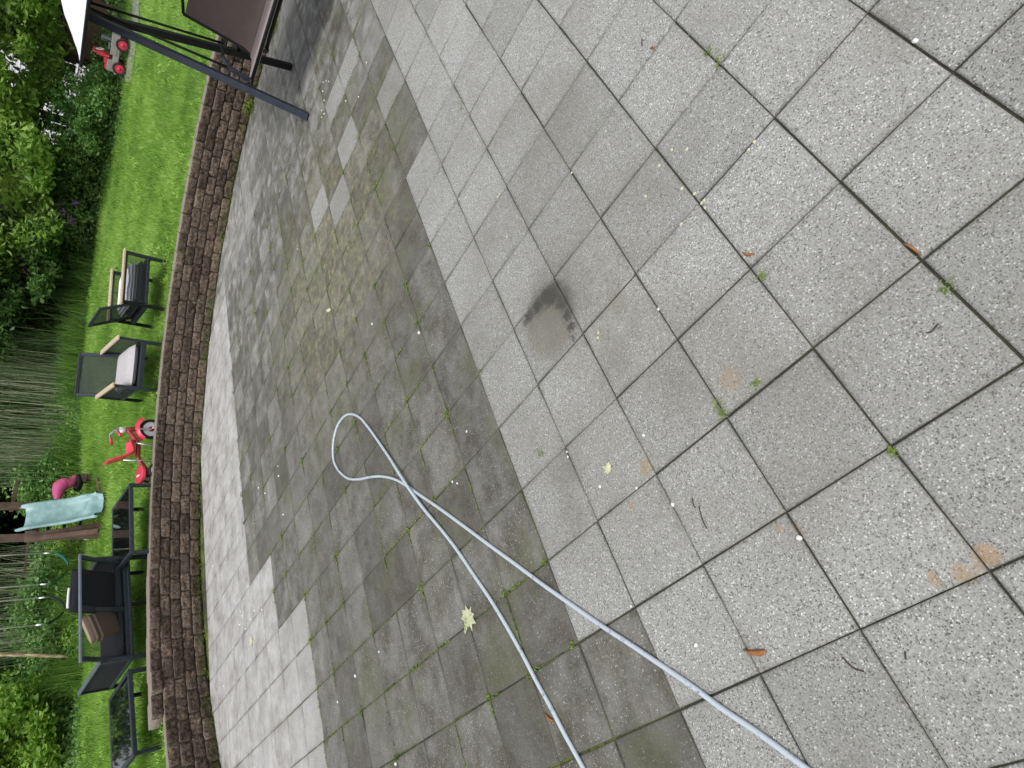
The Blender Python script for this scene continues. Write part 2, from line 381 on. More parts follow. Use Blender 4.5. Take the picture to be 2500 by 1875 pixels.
# bed of dirt and moss showing in the joints
m = NB('joint_dirt'); P = m.obj(); s_ = m.sep(P)
dz = m.math('MULTIPLY', m.rng(s_[1], -.75, -1.4, .12, 1), m.rng(m.noise(P, 2.4, 4, .65), .38, .52, 0, 1))
cj = m.mix(m.noise(P, 60, 4, .7), (.018, .016, .013), (.06, .055, .045))
cj = m.mix(m.math('MULTIPLY', dz, m.rng(m.noise(P, 30, 3, .6), .3, .55, 0, 1)), cj, (.13, .17, .025))
m.t.links.new(cj, m.b.inputs['Base Color']); m.b.inputs['Roughness'].default_value = 1; m.bump(m.noise(P, 140, 4, .7), .8, .01)
V = [(-8, -8, -.007), (9, -8, -.007), (9, 9, -.007), (-8, 9, -.007)]
tag(link('joint_bed', npmesh('joint_bed', V, [(0, 1, 2, 3)]), m.m), 'dark dirt and moss filling the joints between the patio slabs', None, None, 'structure')
# big ground sheet under and behind everything
m = NB('soil'); P = m.obj(); m.t.links.new(m.mix(m.noise(P, 3, 6, .7), (.025, .02, .012), (.07, .055, .03)), m.b.inputs['Base Color']); m.b.inputs['Roughness'].default_value = 1
m.bump(m.noise(P, 20, 5, .7), .8, .05); SOIL = m.m
tag(link('ground', npmesh('ground', [(-200, -200, -.06), (200, -200, -.06), (200, 200, -.06), (-200, 200, -.06)], [(0, 1, 2, 3)]), SOIL), 'bare earth around the garden', None, None, 'structure')

# ================================================================== LAWN
m = NB('lawn_soil'); P = m.obj()
c1 = m.mix(m.rng(m.noise(P, 1.6, 6, .7), .38, .62), (.10, .21, .022), (.24, .40, .07)); c1 = m.mix(m.rng(m.noise(P, 40, 4, .7), .4, .7, 0, .6), c1, (.08, .17, .02))
m.t.links.new(c1, m.b.inputs['Base Color']); m.b.inputs['Roughness'].default_value = .9; m.bump(m.noise(P, 70, 4, .7), 1, .03)
nr, na = 70, 180; rad = RW + .10 + np.r_[np.linspace(0, 9, 60), np.linspace(10, 60, 10)]; ang = np.radians(np.linspace(-30, -225, na))
rr, aa = np.meshgrid(rad, ang, indexing='ij'); X = CEN[0] + rr * np.cos(aa); Y = CEN[1] + rr * np.sin(aa); Z = lawn_z(X, Y)
idx = np.arange(nr * na).reshape(nr, na); Q = np.stack([idx[:-1, :-1], idx[1:, :-1], idx[1:, 1:], idx[:-1, 1:]], -1).reshape(-1, 4)
nl = 60 * na
me = npmesh('lawn', np.stack([X, Y, Z], -1).reshape(-1, 3), Q[:, ::-1], True); me.materials.append(m.m); me.materials.append(SOIL)
rq = np.sqrt((X.ravel()[Q[:, 0]] - CEN[0]) ** 2 + (Y.ravel()[Q[:, 0]] - CEN[1]) ** 2)
lawn = bpy.data.objects.new('lawn', me); COL.objects.link(lawn); tag(lawn, 'mown green lawn rising gently behind the stone wall', None, None, 'structure')
aq = np.degrees(np.arctan2(Y.ravel()[Q[:, 0]] - CEN[1], X.ravel()[Q[:, 0]] - CEN[0])) % 360 - 360
me.polygons.foreach_set('material_index', ((rq - RW) > lawn_depth(aq) + .15).astype(np.int32))

# grass blades
def blades(n, rmax, hmin, hmax, wd, name, mt, label, dens=None):
    u = rng.random(n); th = np.radians(-40 - 170 * rng.random(n))
    dmax = lawn_depth(np.degrees(th))
    r = RW + .2 + (dmax) * rng.random(n) ** .85
    x = CEN[0] + r * np.cos(th); y = CEN[1] + r * np.sin(th); z = lawn_z(x, y)
    h = hmin + (hmax - hmin) * rng.random(n); a = rng.random(n) * 2 * np.pi; ln = rng.normal(0, .45, (n, 2)) * h[:, None]
    wx, wy = np.cos(a) * wd, np.sin(a) * wd
    b1 = np.stack([x - wx, y - wy, z - .01], -1); b2 = np.stack([x + wx, y + wy, z - .01], -1); t_ = np.stack([x + ln[:, 0], y + ln[:, 1], z + h], -1)
    V = np.stack([b1, b2, t_], 1).reshape(-1, 3); Q = np.arange(3 * n).reshape(n, 3)
    me = npmesh(name, V, Q); at_ = me.attributes.new('rnd', 'FLOAT', 'POINT')
    patch = .5 + .3 * np.sin(x * 2.1 + 1.3 * np.sin(y * 1.7)) * np.sin(y * 2.7 + x) + .25 * np.sin(x * 9 + 3 * np.sin(y * 5)) * np.sin(y * 11 + 2 * np.sin(x * 4))
    at_.data.foreach_set('value', np.repeat(np.clip(.48 * rng.random(n) + .62 * patch - .05, 0, 1), 3).astype(np.float32))
    return tag(link(name, me, mt), label, 'grass', None, 'stuff')
GRASS = leafmat('grass_blades', [(.06, .15, .012), (.18, .36, .04), (.33, .55, .09), (.56, .73, .25)], .5, .35)
blades(300000, 1, .025, .075, .0048, 'grass', GRASS, 'short bright green grass blades covering the lawn')
nt_ = 900; tc_ = np.repeat(np.arange(nt_), 26); th = np.radians(-40 - 170 * rng.random(nt_)); r = RW + .16 + (lawn_depth(np.degrees(th)) - .1) * rng.random(nt_) ** 1.6
xx_t = (CEN[0] + r * np.cos(th))[tc_] + rng.normal(0, .03, len(tc_)); yy_t = (CEN[1] + r * np.sin(th))[tc_] + rng.normal(0, .03, len(tc_)); Bt = np.stack([xx_t, yy_t, lawn_z(xx_t, yy_t) + .01 + .07 * rng.random(len(tc_))], -1)

# ================================================================== RETAINING WALL
m = NB('split_stone'); P = m.obj(); A = m.attr('blk'); bs = m.t.nodes.new('ShaderNodeSeparateColor'); m.t.links.new(A.outputs['Color'], bs.inputs[0])
n1 = m.noise(P, 38, 8, .75); n2 = m.noise(P, 9, 4, .6); wv = m.voro(P, 75)
c = m.mix(m.rng(n1, .38, .64), (.024, .018, .014), (.215, .168, .132)); c = m.mix(m.rng(n2, .42, .7, 0, .5), c, (.085, .065, .053))
c = m.mix(1.0, c, m.mix(bs.outputs[0], (.65, .62, .60), (1.6, 1.55, 1.5)), 'MULTIPLY')
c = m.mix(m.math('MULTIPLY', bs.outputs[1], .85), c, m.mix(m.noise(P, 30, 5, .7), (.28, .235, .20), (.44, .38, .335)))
mossw = m.math('MULTIPLY', m.rng(m.sep(P)[2], .10, .0, 0, .8), m.rng(m.noise(P, 6, 4, .6), .42, .6, 0, 1)); c = m.mix(mossw, c, (.09, .12, .03))
m.t.links.new(c, m.b.inputs['Base Color']); m.b.inputs['Roughness'].default_value = .95; m.b.inputs['Specular IOR Level'].default_value = .2
m.bump(m.math('ADD', n1, m.math('MULTIPLY', wv, .6)), .9, .02); STONE = m.m
wall = empty('retaining_wall', loc=(0, 0, 0)); tag(wall, 'curved low garden wall of dark brown split-face blocks edging the patio', 'wall')
BH = .098
def block(V, Q, Cc, th0, th1, z0, rin, rnd, top, depth=.17, hh=BH):
    """one split-face block between angles; rin = radius of its front face"""
    nx, nz = 12, 8; n0 = len(V); ang = np.linspace(th0, th1, nx); zz = np.linspace(z0, z0 + hh, nz); g = .0025
    L_ = abs(th1 - th0) * rin; off = rng.normal(0, .0065, (nx, nz)); off = (off + np.roll(off, 1, 0) + np.roll(off, 1, 1)) / 1.7; ang = ang.copy(); ang[1] = ang[0] + (ang[-1] - ang[0]) * .07; ang[-2] = ang[-1] - (ang[-1] - ang[0]) * .07; zz = zz.copy(); zz[1] = zz[0] + hh * .07; zz[-2] = zz[-1] - hh * .07; V_in = [random.uniform(-.004, .004) for _ in range(4)]
    rin = rin + random.gauss(0, .007 if not top else .011)
    def pt(t, z, r): return (CEN[0] + r * math.cos(t), CEN[1] + r * math.sin(t), z)
    for i in range(nx):
        for k in range(nz):
            ei = i in (0, nx - 1); ek = k in (0, nz - 1)
            t = ang[i]; z = zz[k]; r = rin - off[i, k] - .005
            if ei: t += (g / rin) * (1 if i == 0 else -1) * (1 if th1 > th0 else -1); r = rin + (.040 if top else .030)
            if ek: z += g * (1 if k == 0 else -1); r = max(r, rin + .016)
            if ei and ek: r += .010; 
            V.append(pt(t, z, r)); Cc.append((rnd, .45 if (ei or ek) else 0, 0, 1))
    for i in range(nx - 1):
        for k in range(nz - 1):
            a = n0 + i * nz + k; Q.append((a, a + nz, a + nz + 1, a + 1))
    # top, bottom and end faces going back
    b0 = len(V)
    for i in range(nx):
        for k in (0, nz - 1):
            p = V[n0 + i * nz + k]; q = np.array([p[0] - CEN[0], p[1] - CEN[1]]); rr_ = np.linalg.norm(q); q = CEN + q / rr_ * (rin + depth)
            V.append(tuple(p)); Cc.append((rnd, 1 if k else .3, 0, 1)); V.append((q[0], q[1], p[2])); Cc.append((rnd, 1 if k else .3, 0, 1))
    def B(i, k, back): return b0 + i * 4 + (2 if k else 0) + back
    for i in range(nx - 1):
        Q.append((B(i, 1, 0), B(i + 1, 1, 0), B(i + 1, 1, 1), B(i, 1, 1)))
    for i in (0, nx - 1): Q.append((B(i, 0, 0), B(i, 1, 0), B(i, 1, 1), B(i, 0, 1)))
tstart, tend = math.radians(-38), math.radians(-218)
end_top = on_ground(363, 1779, .49); th_top = math.atan2(end_top[1] - CEN[1], end_top[0] - CEN[0])
th_4 = th_top + math.radians(9.5)
for ci in range(5):
    V = []; Q = []; Cc = []; r0 = RW + .006 + ci * .009; th = tstart + random.random() * .03
    limit = {4: th_top, 3: th_4 + .02}.get(ci, 9)
    if ci == 4: th = th_top
    if ci == 3: th = th_4
    while th > tend:
        wd = random.choice((.205, .22, .225, .235, .24)) / r0; t1 = th - wd
        block(V, Q, Cc, th, t1, ci * BH - .0, r0, random.random(), ci == 4, .2 if ci == 4 else .1)
        th = t1
    me = npmesh('block_course', V, Q); ca = me.color_attributes.new('blk', 'FLOAT_COLOR', 'POINT'); ca.data.foreach_set('color', np.array(Cc, np.float32).ravel())
    link('block_course', me, STONE, wall)

# ================================================================== GARDEN FURNITURE
GUN = mat('charcoal_metal', (.04, .052, .064), .38, .3, .3, 20)
GUND = mat('black_metal', (.008, .009, .011), .5, .2, .3, 20)
TEAK = mat('weathered_teak', (.62, .50, .36), .55, 0, .3, 30)
SLING = mat('dark_mesh_fabric', (.045, .055, .06), .8, 0, .3, 60, alpha=.58)
SLINGL = mat('open_mesh_fabric', (.04, .045, .05), .8, 0, .3, 60, alpha=.28)
SLINGD = mat('navy_mesh_fabric', (.012, .014, .020), .8, 0, .3, 60, alpha=.90)
CUSH = mat('light_grey_cushion', (.50, .48, .50), .9, 0, .15, 25, .3, 200)
m = NB('striped_fabric'); P = m.obj(); zz_ = m.sep(P)[2]; xx_ = m.sep(P)[1]
st = m.math('SINE', m.math('MULTIPLY', m.math('ADD', zz_, m.math('MULTIPLY', m.noise(P, 6, 2, .5), .03)), 190)); c = m.mix(m.rng(st, -.3, .3), (.20, .20, .25), (.78, .80, .86))
m.t.links.new(c, m.b.inputs['Base Color']); m.b.inputs['Roughness'].default_value = .9; m.bump(m.noise(P, 150, 3, .5), .2, .004); STRIPE = m.m
def frame_matrix(origin, fwd, up):
    up = np.array(up, float); up /= np.linalg.norm(up); y = np.array(fwd, float); y = y - (y @ up) * up; y /= np.linalg.norm(y); x = np.cross(y, up)
    return Matrix(((x[0], y[0], up[0], origin[0]), (x[1], y[1], up[1], origin[1]), (x[2], y[2], up[2], origin[2]), (0, 0, 0, 1)))
def pillow(w, d, h, cx, cy, cz, nx=14, puff=.8, tilt=0):
    b = MB(); 
    for sg in (1, -1):
        G = []
        for i in range(nx + 1):
            row = []
            for j in range(nx + 1):
                u, v = i / nx * 2 - 1, j / nx * 2 - 1
                e = max(abs(u), abs(v)); k = (1 - abs(u) ** 8) * (1 - abs(v) ** 8); zz = sg * h / 2 * (k ** .5)
                sq = 1 - .04 * (abs(u * v)) ** 4
                row.append((cx + u * w / 2 * sq, cy + v * d / 2 * sq, cz + zz))
            G.append(row)
        b.grid(G if sg > 0 else G[::-1])
    return b
def armchair(W, D, cush):
    """facing +y, origin under the rear middle, local z up"""
    root = empty('armchair'); aH, sH, bH = .545, .30, .74; lg = .038
    for sx in (-1, 1):
        x = sx * W / 2
        b = MB(); b.bar((x, D, 0), (x, D, aH), lg, lg); b.build('front_leg', GUN, root)
        b = MB(); b.bar((x, 0.02, 0), (x, .02, aH - .01), lg, lg); b.build('rear_leg', GUND, root)
        b = MB(); b.box((x, D / 2 + .01, aH + .012), (.062, D + .07, .026), bev=.006); b.build('armrest', TEAK, root)
        b = MB(); b.box((x, D / 2, (aH + sH) / 2), (.010, D - .02, aH - sH)); b.build('side_panel', SLING if cush == 'grey' else SLINGL, root)
        b = MB(); b.bar((x, .02, sH - .02), (x, D, sH - .02), .04, .03); b.bar((x, .02, aH - .014), (x, D, aH - .014), .034, .02); b.build('side_rail', GUN, root)
    b = MB(); b.bar((-W / 2, D, sH - .03), (W / 2, D, sH - .03), .035, .055); b.bar((-W / 2, .02, sH - .03), (W / 2, .02, sH - .03), .03, .04)
    b.box((0, D / 2, sH - .01), (W - .04, D - .04, .012)); b.build('seat_frame', GUN, root)
    # back frame leans back
    y0, z0, y1, z1 = .10, sH - .02, -.13, bH + .02
    b = MB(); xw = W / 2 - .03
    for sx in (-1, 1): b.bar((sx * xw, y0, z0), (sx * xw, y1, z1), .042, .028, up=(0, 1, 0))
    b.bar((-xw - .021, y1, z1), (xw + .021, y1, z1), .03, .036); b.bar((-xw, y0, z0 + .02), (xw, y0, z0 + .02), .03, .03); b.build('back_frame', GUN, root)
    b = MB(); b.add([(-xw, y0 - .004, z0), (xw, y0 - .004, z0), (xw, y1 - .004, z1), (-xw, y1 - .004, z1), (-xw, y0 - .01, z0), (xw, y0 - .01, z0), (xw, y1 - .01, z1), (-xw, y1 - .01, z1)],
          [(0, 1, 2, 3), (7, 6, 5, 4), (0, 4, 5, 1), (1, 5, 6, 2), (2, 6, 7, 3), (3, 7, 4, 0)]); b.build('back_sling', SLING, root)
    if cush == 'grey': pillow(W - .06, D - .12, .115, 0, D / 2 + .05, sH + .055).build('seat_cushion', CUSH, root)
    else:
        pillow(W - .08, D - .06, .09, 0, D / 2 + .01, sH + .04).build('seat_cushion', mat('navy_cushion', (.02, .022, .035), .9, 0, .3, 20, .3, 200), root)
        pillow(W - .06, D - .14, .13, 0, D / 2 - .01, sH + .125).build('folded_cushion', STRIPE, root)
    return root
rl, rr_ = on_lawn(365, 876), on_lawn(354, 981)
mid = (rl + rr_) / 2; fw = np.array([.447, .894, 0.])
ch = armchair(np.linalg.norm(rl - rr_), .78, 'grey'); ch.matrix_world = frame_matrix(mid, fw, PN)
tag(ch, 'charcoal armchair with light grey seat cushion facing the patio', 'armchair', 'charcoal armchairs with wooden armrests')
cR, cF = on_lawn(379, 803), on_lawn(385, 689); fw = cF - cR; Dc = np.linalg.norm(fw); fw /= Dc
side = np.cross(fw, PN); side = side if side[1] > 0 else -side
ch1 = armchair(.60, Dc, 'stripe'); ch1.matrix_world = frame_matrix(cR + side * .30, fw, PN)
tag(ch1, 'armchair seen side-on with a striped folded cushion under its armrest', 'armchair', 'charcoal armchairs with wooden armrests')

def glass_table(F1, F2, B1, h, label):
    """front-left, front-right, back-left corners of the top (world)"""
    root = empty('coffee_table'); x = F2 - F1; Wd = np.linalg.norm(x); x /= Wd; up = PN; y = np.cross(up, x); Dp = abs((B1 - F1) @ y); y = y if (B1 - F1) @ y > 0 else -y
    o = F1 - up * h; z = up
    mt = Matrix(((x[0], y[0], z[0], o[0]), (x[1], y[1], z[1], o[1]), (x[2], y[2], z[2], o[2]), (0, 0, 0, 1))); root.matrix_world = mt
    f = .04
    b = MB()
    b.box((Wd / 2, f / 2, h - .02), (Wd, f, .04), bev=.003); b.box((Wd / 2, Dp - f / 2, h - .02), (Wd, f, .04), bev=.003)
    for xx in (f / 2, Wd - f / 2): b.box((xx, Dp / 2, h - .0205), (f, Dp - 2 * f, .039), bev=.003)
    b.build('frame', GUN, root)
    b = MB(); b.box((Wd / 2, Dp / 2, h - .006), (Wd - 2 * f, Dp - 2 * f, .006)); b.build('glass_top', GLASS, root)
    for xx in (f / 2, Wd - f / 2):
        for yy_ in (f / 2, Dp - f / 2):
            b = MB(); b.bar((xx, yy_, 0), (xx, yy_, h - .04), .036, .036); b.build('leg', GUN if yy_ < .1 else GUND, root)
    return tag(root, label, 'table', 'black glass coffee tables')
GLASS = mat('black_glass', (.006, .007, .008), .03, 0, .1, 5, spec=1); GLASS.node_tree.nodes['Principled BSDF'].inputs['IOR'].default_value = 2.3
hT = .36
glass_table(on_lawn(316, 1179, hT), on_lawn(318, 1352, hT), on_lawn(273, 1215, hT), hT, 'black glass coffee table between the tricycle and the sofa')
glass_table(on_lawn(312, 1634, hT), on_lawn(325, 1846, hT), on_lawn(264, 1703, hT), hT, 'black glass coffee table standing at the stepped end of the wall')

# sofa seen from behind
hA = .55
A0 = on_lawn(240, 1366, hA); A1 = on_lawn(246, 1617, hA); A2 = on_lawn(196, 1688, hA)
x = A1 - A0; SW = np.linalg.norm(x); x /= SW; y = np.cross(PN, x); y = y if (A2 - A1) @ y > 0 else -y; SD = abs((A2 - A1) @ y)
o = A0 - PN * hA
sofa = empty('sofa'); sofa.matrix_world = Matrix(((x[0], y[0], PN[0], o[0]), (x[1], y[1], PN[1], o[1]), (x[2], y[2], PN[2], o[2]), (0, 0, 0, 1)))
tag(sofa, 'dark mesh-backed two-seat garden sofa seen from behind above the wall', 'sofa')
sH = .27
for xx in (0.0, SW):
    b = MB(); b.bar((xx, 0, 0), (xx, 0, hA), .045, .04); b.build('rear_leg', GUN, sofa)
    b = MB(); b.bar((xx, SD, 0), (xx, SD, hA), .04, .04); b.build('front_leg', GUND, sofa)
    b = MB(); b.box((xx, SD / 2, hA + .010), (.05, SD + .05, .022), bev=.004); b.build('armrest', mat('pewter_metal', (.16, .19, .23), .4, .4, .2, 20), sofa)
    b = MB(); b.box((xx, SD / 2, (hA + sH) / 2), (.012, SD - .02, hA - sH)); b.build('side_panel', SLINGD, sofa)
    b = MB(); b.bar((xx, 0, sH), (xx, SD, sH), .04, .035); b.build('side_rail', GUN, sofa)
b = MB(); b.bar((SW / 2 - .03, .05, 0), (SW / 2 - .03, .05, sH - .02), .035, .035); b.build('middle_leg', GUND, sofa)
b = MB(); b.box((SW / 2, SD / 2, sH - .01), (SW - .04, SD, .03), bev=.004); b.build('seat_frame', GUN, sofa)
yb, zb, yt, zt = .05, sH + .0, -.10, .735
ym, zm = -.04, .60
b = MB()
for xx in (.02, SW * .52, SW - .02):
    b.bar((xx, yb, zb), (xx, ym, zm), .045, .03, up=(0, 1, 0)); b.bar((xx, ym, zm), (xx, yt - .02, zt), .045, .03, up=(0, 1, 0))
b.bar((0.0, yb - .01, zb + .012), (SW, yb - .01, zb + .012), .04, .05); b.build('back_frame', GUN, sofa)
b = MB(); b.box((SW / 2, yt - .02, zt + .012), (SW + .02, .045, .024), bev=.005); b.build('top_rail', mat('highlight_rail', (.23, .27, .33), .35, .5, .2, 20), sofa)  # top rail lightened in colour to carry the highlight along the frame
b = MB(); x0, x1 = .03, SW - .03
for (p, q, r_, s_) in ((yb, zb, ym, zm), (ym, zm, yt - .02, zt)):
    b.add([(x0, p + .004, q), (x1, p + .004, q), (x1, r_ + .004, s_), (x0, r_ + .004, s_)], [(0, 1, 2, 3)])
b.build('back_sling', mat('black_sling_fabric', (.016, .018, .024), .85, 0, .3, 50, alpha=.50), sofa)
# seat cushions and loose cushions
NAVY = mat('navy_canvas', (.010, .012, .020), .9, 0, .3, 14, .3, 150)
b = pillow(SW - .08, SD - .06, .10, SW / 2, SD / 2 + .02, sH + .06); b.build('seat_cushion', NAVY, sofa)
SM = np.array(sofa.matrix_world)
def in_sofa(px, py, pz, tiltx, rz=0): return Matrix(SM.tolist()) @ Matrix.Translation((px, py, pz)) @ Matrix.Rotation(rz, 4, 'Y') @ Matrix.Rotation(tiltx, 4, 'X')
c1_ = pillow(.50, .44, .13, 0, 0, 0).build('back_cushion', NAVY); c1_.matrix_world = in_sofa(SW * .28, .11, sH + .32, math.radians(105), math.radians(-4))
tag(c1_, 'dark navy cushion with a white trimmed edge leaning against the sofa back', 'cushion')
b = MB(); b.tube(spline([(-.02, .225, .0), (.08, .228, .004), (.2, .222, 0)], 6), .013); b.build('white_trim', mat('white_piping', (.8, .8, .8), .8), c1_)
m = NB('tan_striped_fabric'); P = m.obj(); sp = m.sep(P)[1]
st = m.math('SINE', m.math('MULTIPLY', sp, 120)); st = m.math('MULTIPLY', m.rng(st, .2, .5), m.rng(sp, .02, .05)); c = m.mix(st, (.24, .175, .12), (.66, .55, .41)); m.t.links.new(c, m.b.inputs['Base Color']); m.b.inputs['Roughness'].default_value = .9
c2_ = pillow(.31, .34, .12, 0, 0, 0).build('throw_pillow', m.m); c2_.matrix_world = in_sofa(SW * .63, .10, sH + .24, math.radians(103), math.radians(18))
tag(c2_, 'tan striped throw pillow slumped on the sofa seat', 'pillow')

# ================================================================== CANOPY SWING
SW_M = mat('slate_powder_coat', (.035, .042, .062), .35, .35, .25, 16)
BRN = mat('brown_sling_fabric', (.135, .10, .092), .8, 0, .12, 10, .35, 260)
BRN_LIT = mat('brown_sling_skylit', (.30, .25, .25), .7, 0, .1, 10, .3, 260)  # same brown sling, paler because sky light is painted into the colour
swg = empty('canopy_swing', loc=(0, 0, 0)); tag(swg, 'porch swing with brown sling seat, slate A-frame legs and white canopy', 'swing seat')
ff, fr = on_ground(753, 285), on_ground(712, 164)
apex = on_ground(200, 31, 1.69)
apex = C + (ray(200, 31)) * ((-3.72 - C[0]) / ray(200, 31)[0])
SL = 1.75   # length towards +y
def yoff(p, d=SL): q = np.array(p, float).copy(); q[1] += d; return q
def aframe(parent, d):
    b = MB(); b.bar(yoff(ff, d), yoff(apex, d), .050, .058, up=(0, 1, 0)); b.build('front_leg', SW_M, parent)
    b = MB(); b.bar(yoff(fr, d), yoff(apex, d), .050, .058, up=(0, 1, 0)); b.build('rear_leg', GUND, parent)
aframe(swg, 0); aframe(swg, SL)
b = MB(); b.tube([apex, yoff(apex)], .028); b.build('top_beam', GUND, swg)
k = .30
pf = ff + (apex - ff) * k; pr_ = fr + (apex - fr) * k
b = MB(); b.tube([pr_ + (0, SL, 0), pr_], .014); b.build('rear_stretcher', GUND, swg)
S1 = on_ground(610, 190, .47)                     # seat front corner near the camera
sx, sy = S1[0], S1[1]; SLen = 1.52
G = []; prof = [(sx + .004, .445), (sx - .01, .472), (sx - .06, .466), (sx - .2, .445), (sx - .34, .43), (sx - .44, .435)]
for (px, pz) in prof: G.append([(px, sy + SLen * t, pz) for t in np.linspace(.0, 1, 12)])
b = MB(); b.grid(G); G2 = [[(p[0], p[1], p[2] - .012) for p in r] for r in G]; b.grid(G2[::-1]); b.build('seat', BRN_LIT, swg)
bk = [(sx - .43, .440), (sx - .50, .49), (sx - .58, .68), (sx - .66, .90), (sx - .68, .955)]
G = []
for (px, pz) in bk: G.append([(px, sy + .02 + (SLen - .04) * t, pz) for t in np.linspace(0, 1, 12)])
b = MB(); b.grid(G); G2 = [[(p[0] - .012, p[1], p[2]) for p in r] for r in G]; b.grid(G2[::-1]); b.build('backrest', BRN, swg)
b = MB()
for yy_ in (sy, sy + SLen):
    b.tube(spline([(sx, yy_, .455), (sx - .2, yy_, .425), (sx - .42, yy_, .42), (sx - .52, yy_, .50), (sx - .60, yy_, .68), (sx - .70, yy_, .965)], 5), .014)
b.tube([(sx - .70, sy, .965), (sx - .74, sy + .1, .99), (sx - .74, sy + SLen - .1, .99), (sx - .70, sy + SLen, .965)], .013)
b.tube([(sx + .004, sy, .452), (sx + .004, sy + SLen, .452)], .014); b.build('seat_frame', GUND, swg)
b = MB(); b.tube(spline([(sx - .02, sy + .25, .43), (sx - .02, sy + .27, .40), (sx - .15, sy + .33, .385), (sx - .15, sy + SLen - .33, .385), (sx - .02, sy + SLen - .27, .40), (sx - .02, sy + SLen - .25, .43)], 5), .014); b.build('under_brace', GUND, swg)
for yy_ in (sy - .03, sy + SLen + .03):
    b = MB(); ap = [(sx - .56, yy_, .66), (sx - .36, yy_, .665), (sx - .20, yy_, .655), (sx - .09, yy_, .60), (sx - .02, yy_, .46)]
    pts = spline(ap, 5)
    for a_, c_ in zip(pts[:-1], pts[1:]): b.bar(a_, c_, .042, .014, up=(0, 1, 0) if 0 else (0, 0, 1), bev=0)
    b.build('armrest', SW_M, swg)
    ya = apex[1] + (.08 if yy_ < sy + 1 else SL - .08)
    for xa, xt in ((sx - .10, apex[0] + .05), (sx - .52, apex[0] - .05)):
        b = MB(); b.tube([(xa, yy_, .64), (xt, ya, apex[2] - .04)], .011); b.build('hanging_rod', GUND, swg)
b = MB(); b.tube([ff + (apex - ff) * .28, (sx - .02, sy - .02, .44)], .010); b.build('link_bracket', GUND, swg)
# canopy: curved sheet, drooping over its ends
WHT = mat('white_canopy_fabric', (.78, .80, .84), .75, 0, .08, 6, .2, 120)
cz = apex[2] + .10

xf, xb, ya_, yb_ = -3.16, -4.30, -2.42, -2.42 + 2.15
G = []
for i in range(15):
    u = i / 14; row = []
    for j in range(25):
        v = j / 24; x_ = xf + (xb - xf) * u; y_ = ya_ + (yb_ - ya_) * v
        e = min(v, 1 - v) * 2.15; z_ = cz - .13 + .20 * math.sin(math.pi * min(1, u * 1.02)) ** .8 * (1 - math.exp(-(e / .13) ** 1.1)) + .015 * math.sin(v * 30) * 0
        row.append((x_, y_, z_))
    G.append(row)
b = MB(); b.grid(G[::-1]); G2 = [[(p[0], p[1], p[2] - .006) for p in r] for r in G]; b.grid(G2); b.build('canopy', WHT, swg)
b = MB(); b.tube([(xf, ya_, cz - .14), (xf, yb_, cz - .14)], .012); b.tube([(xb, ya_, cz - .14), (xb, yb_, cz - .14)], .012)
for y_ in (ya_, yb_): b.tube([(xf, y_, cz - .14), (xb, y_, cz - .14)], .012)
b.build('canopy_frame', GUND, swg)

# ================================================================== TRICYCLE
RED = mat('red_plastic', (.68, .045, .09), .35, 0, .12, 12, coat=.2)
REDD = mat('red_painted_steel', (.32, .015, .025), .3, 0, .2, 20, coat=.5)
CHR = mat('chromed_steel', (.62, .64, .66), .2, .85, .1, 20)
WHP = mat('white_plastic', (.78, .79, .82), .4, 0, .06, 10)
BLK = mat('black_rubber', (.015, .015, .016), .7, 0, .3, 40, .2, 90)
Fc, Rc = on_lawn(396, 1050), on_lawn(391, 1155); y = (Fc - Rc); TL = np.linalg.norm(y) * 1.0; y /= TL; x = np.cross(y, PN)
tri = empty('tricycle'); tri.matrix_world = Matrix(((x[0], y[0], PN[0], Fc[0]), (x[1], y[1], PN[1], Fc[1]), (x[2], y[2], PN[2], Fc[2]), (0, 0, 0, 1)))
tag(tri, 'small red tricycle with white wheels parked behind the wall', 'tricycle')
near = 1 if (x @ (C - Fc)) > 0 else -1
def wheel(parent, c, r, w, nm, hub=REDD, tyre=BLK, rim=WHP, ax=(1, 0, 0)):
    b = MB(); a = w / 2; b.lathe(c, ax, [(-a * .6, r * .72), (-a, r * .80), (-a, r * .93), (-a * .5, r), (a * .5, r), (a, r * .93), (a, r * .80), (a * .6, r * .72)], 32); t = b.build(nm, tyre, parent)
    b = MB(); b.lathe(c, ax, [(-a * .55, .001), (-a * .55, r * .3), (-a * .35, r * .5), (-a * .6, r * .76), (a * .6, r * .76), (a * .35, r * .5), (a * .55, r * .3), (a * .55, .001)], 32); b.build('rim', rim, t)
    b = MB(); b.lathe(c, ax, [(-a * 1.1, .001), (-a * 1.1, r * .2), (-a * .7, r * .27), (a * .7, r * .27), (a * 1.1, r * .2), (a * 1.1, .001)], 20); b.build('hub', hub, t)
    return t
wheel(tri, (0, 0, .125), .125, .045, 'front_wheel')
for sx_ in (-1, 1): wheel(tri, (sx_ * .17, -TL, .088), .088, .04, 'rear_wheel')
b = MB()
for sx_ in (-1, 1): b.bar((sx_ * .035, -.01, .125), (sx_ * .03, -.015, .30), .012, .022)
b.build('fork', CHR, tri)
b = MB(); G = []
for i in range(13):
    a = math.radians(38 + 112 * i / 12); G.append([(xx_, math.cos(a) * rr2, .125 + math.sin(a) * rr2) for xx_, rr2 in ((-.062, .140), (-.045, .165), (0, .178), (.045, .165), (.062, .140))])
b.grid(G); b.grid([[(p[0], p[1] * .97, .125 + (p[2] - .125) * .97) for p in r] for r in G][::-1]); b.build('fender', RED, tri)
b = MB(); b.tube([(0, -.01, .27), (0, -.03, .40)], .028, 12); b.tube(spline([(0, -.03, .37), (0, -.12, .30), (0, -.20, .255), (0, -.36, .245), (0, -TL + .06, .17), (0, -TL, .12)], 5), .027, 10)
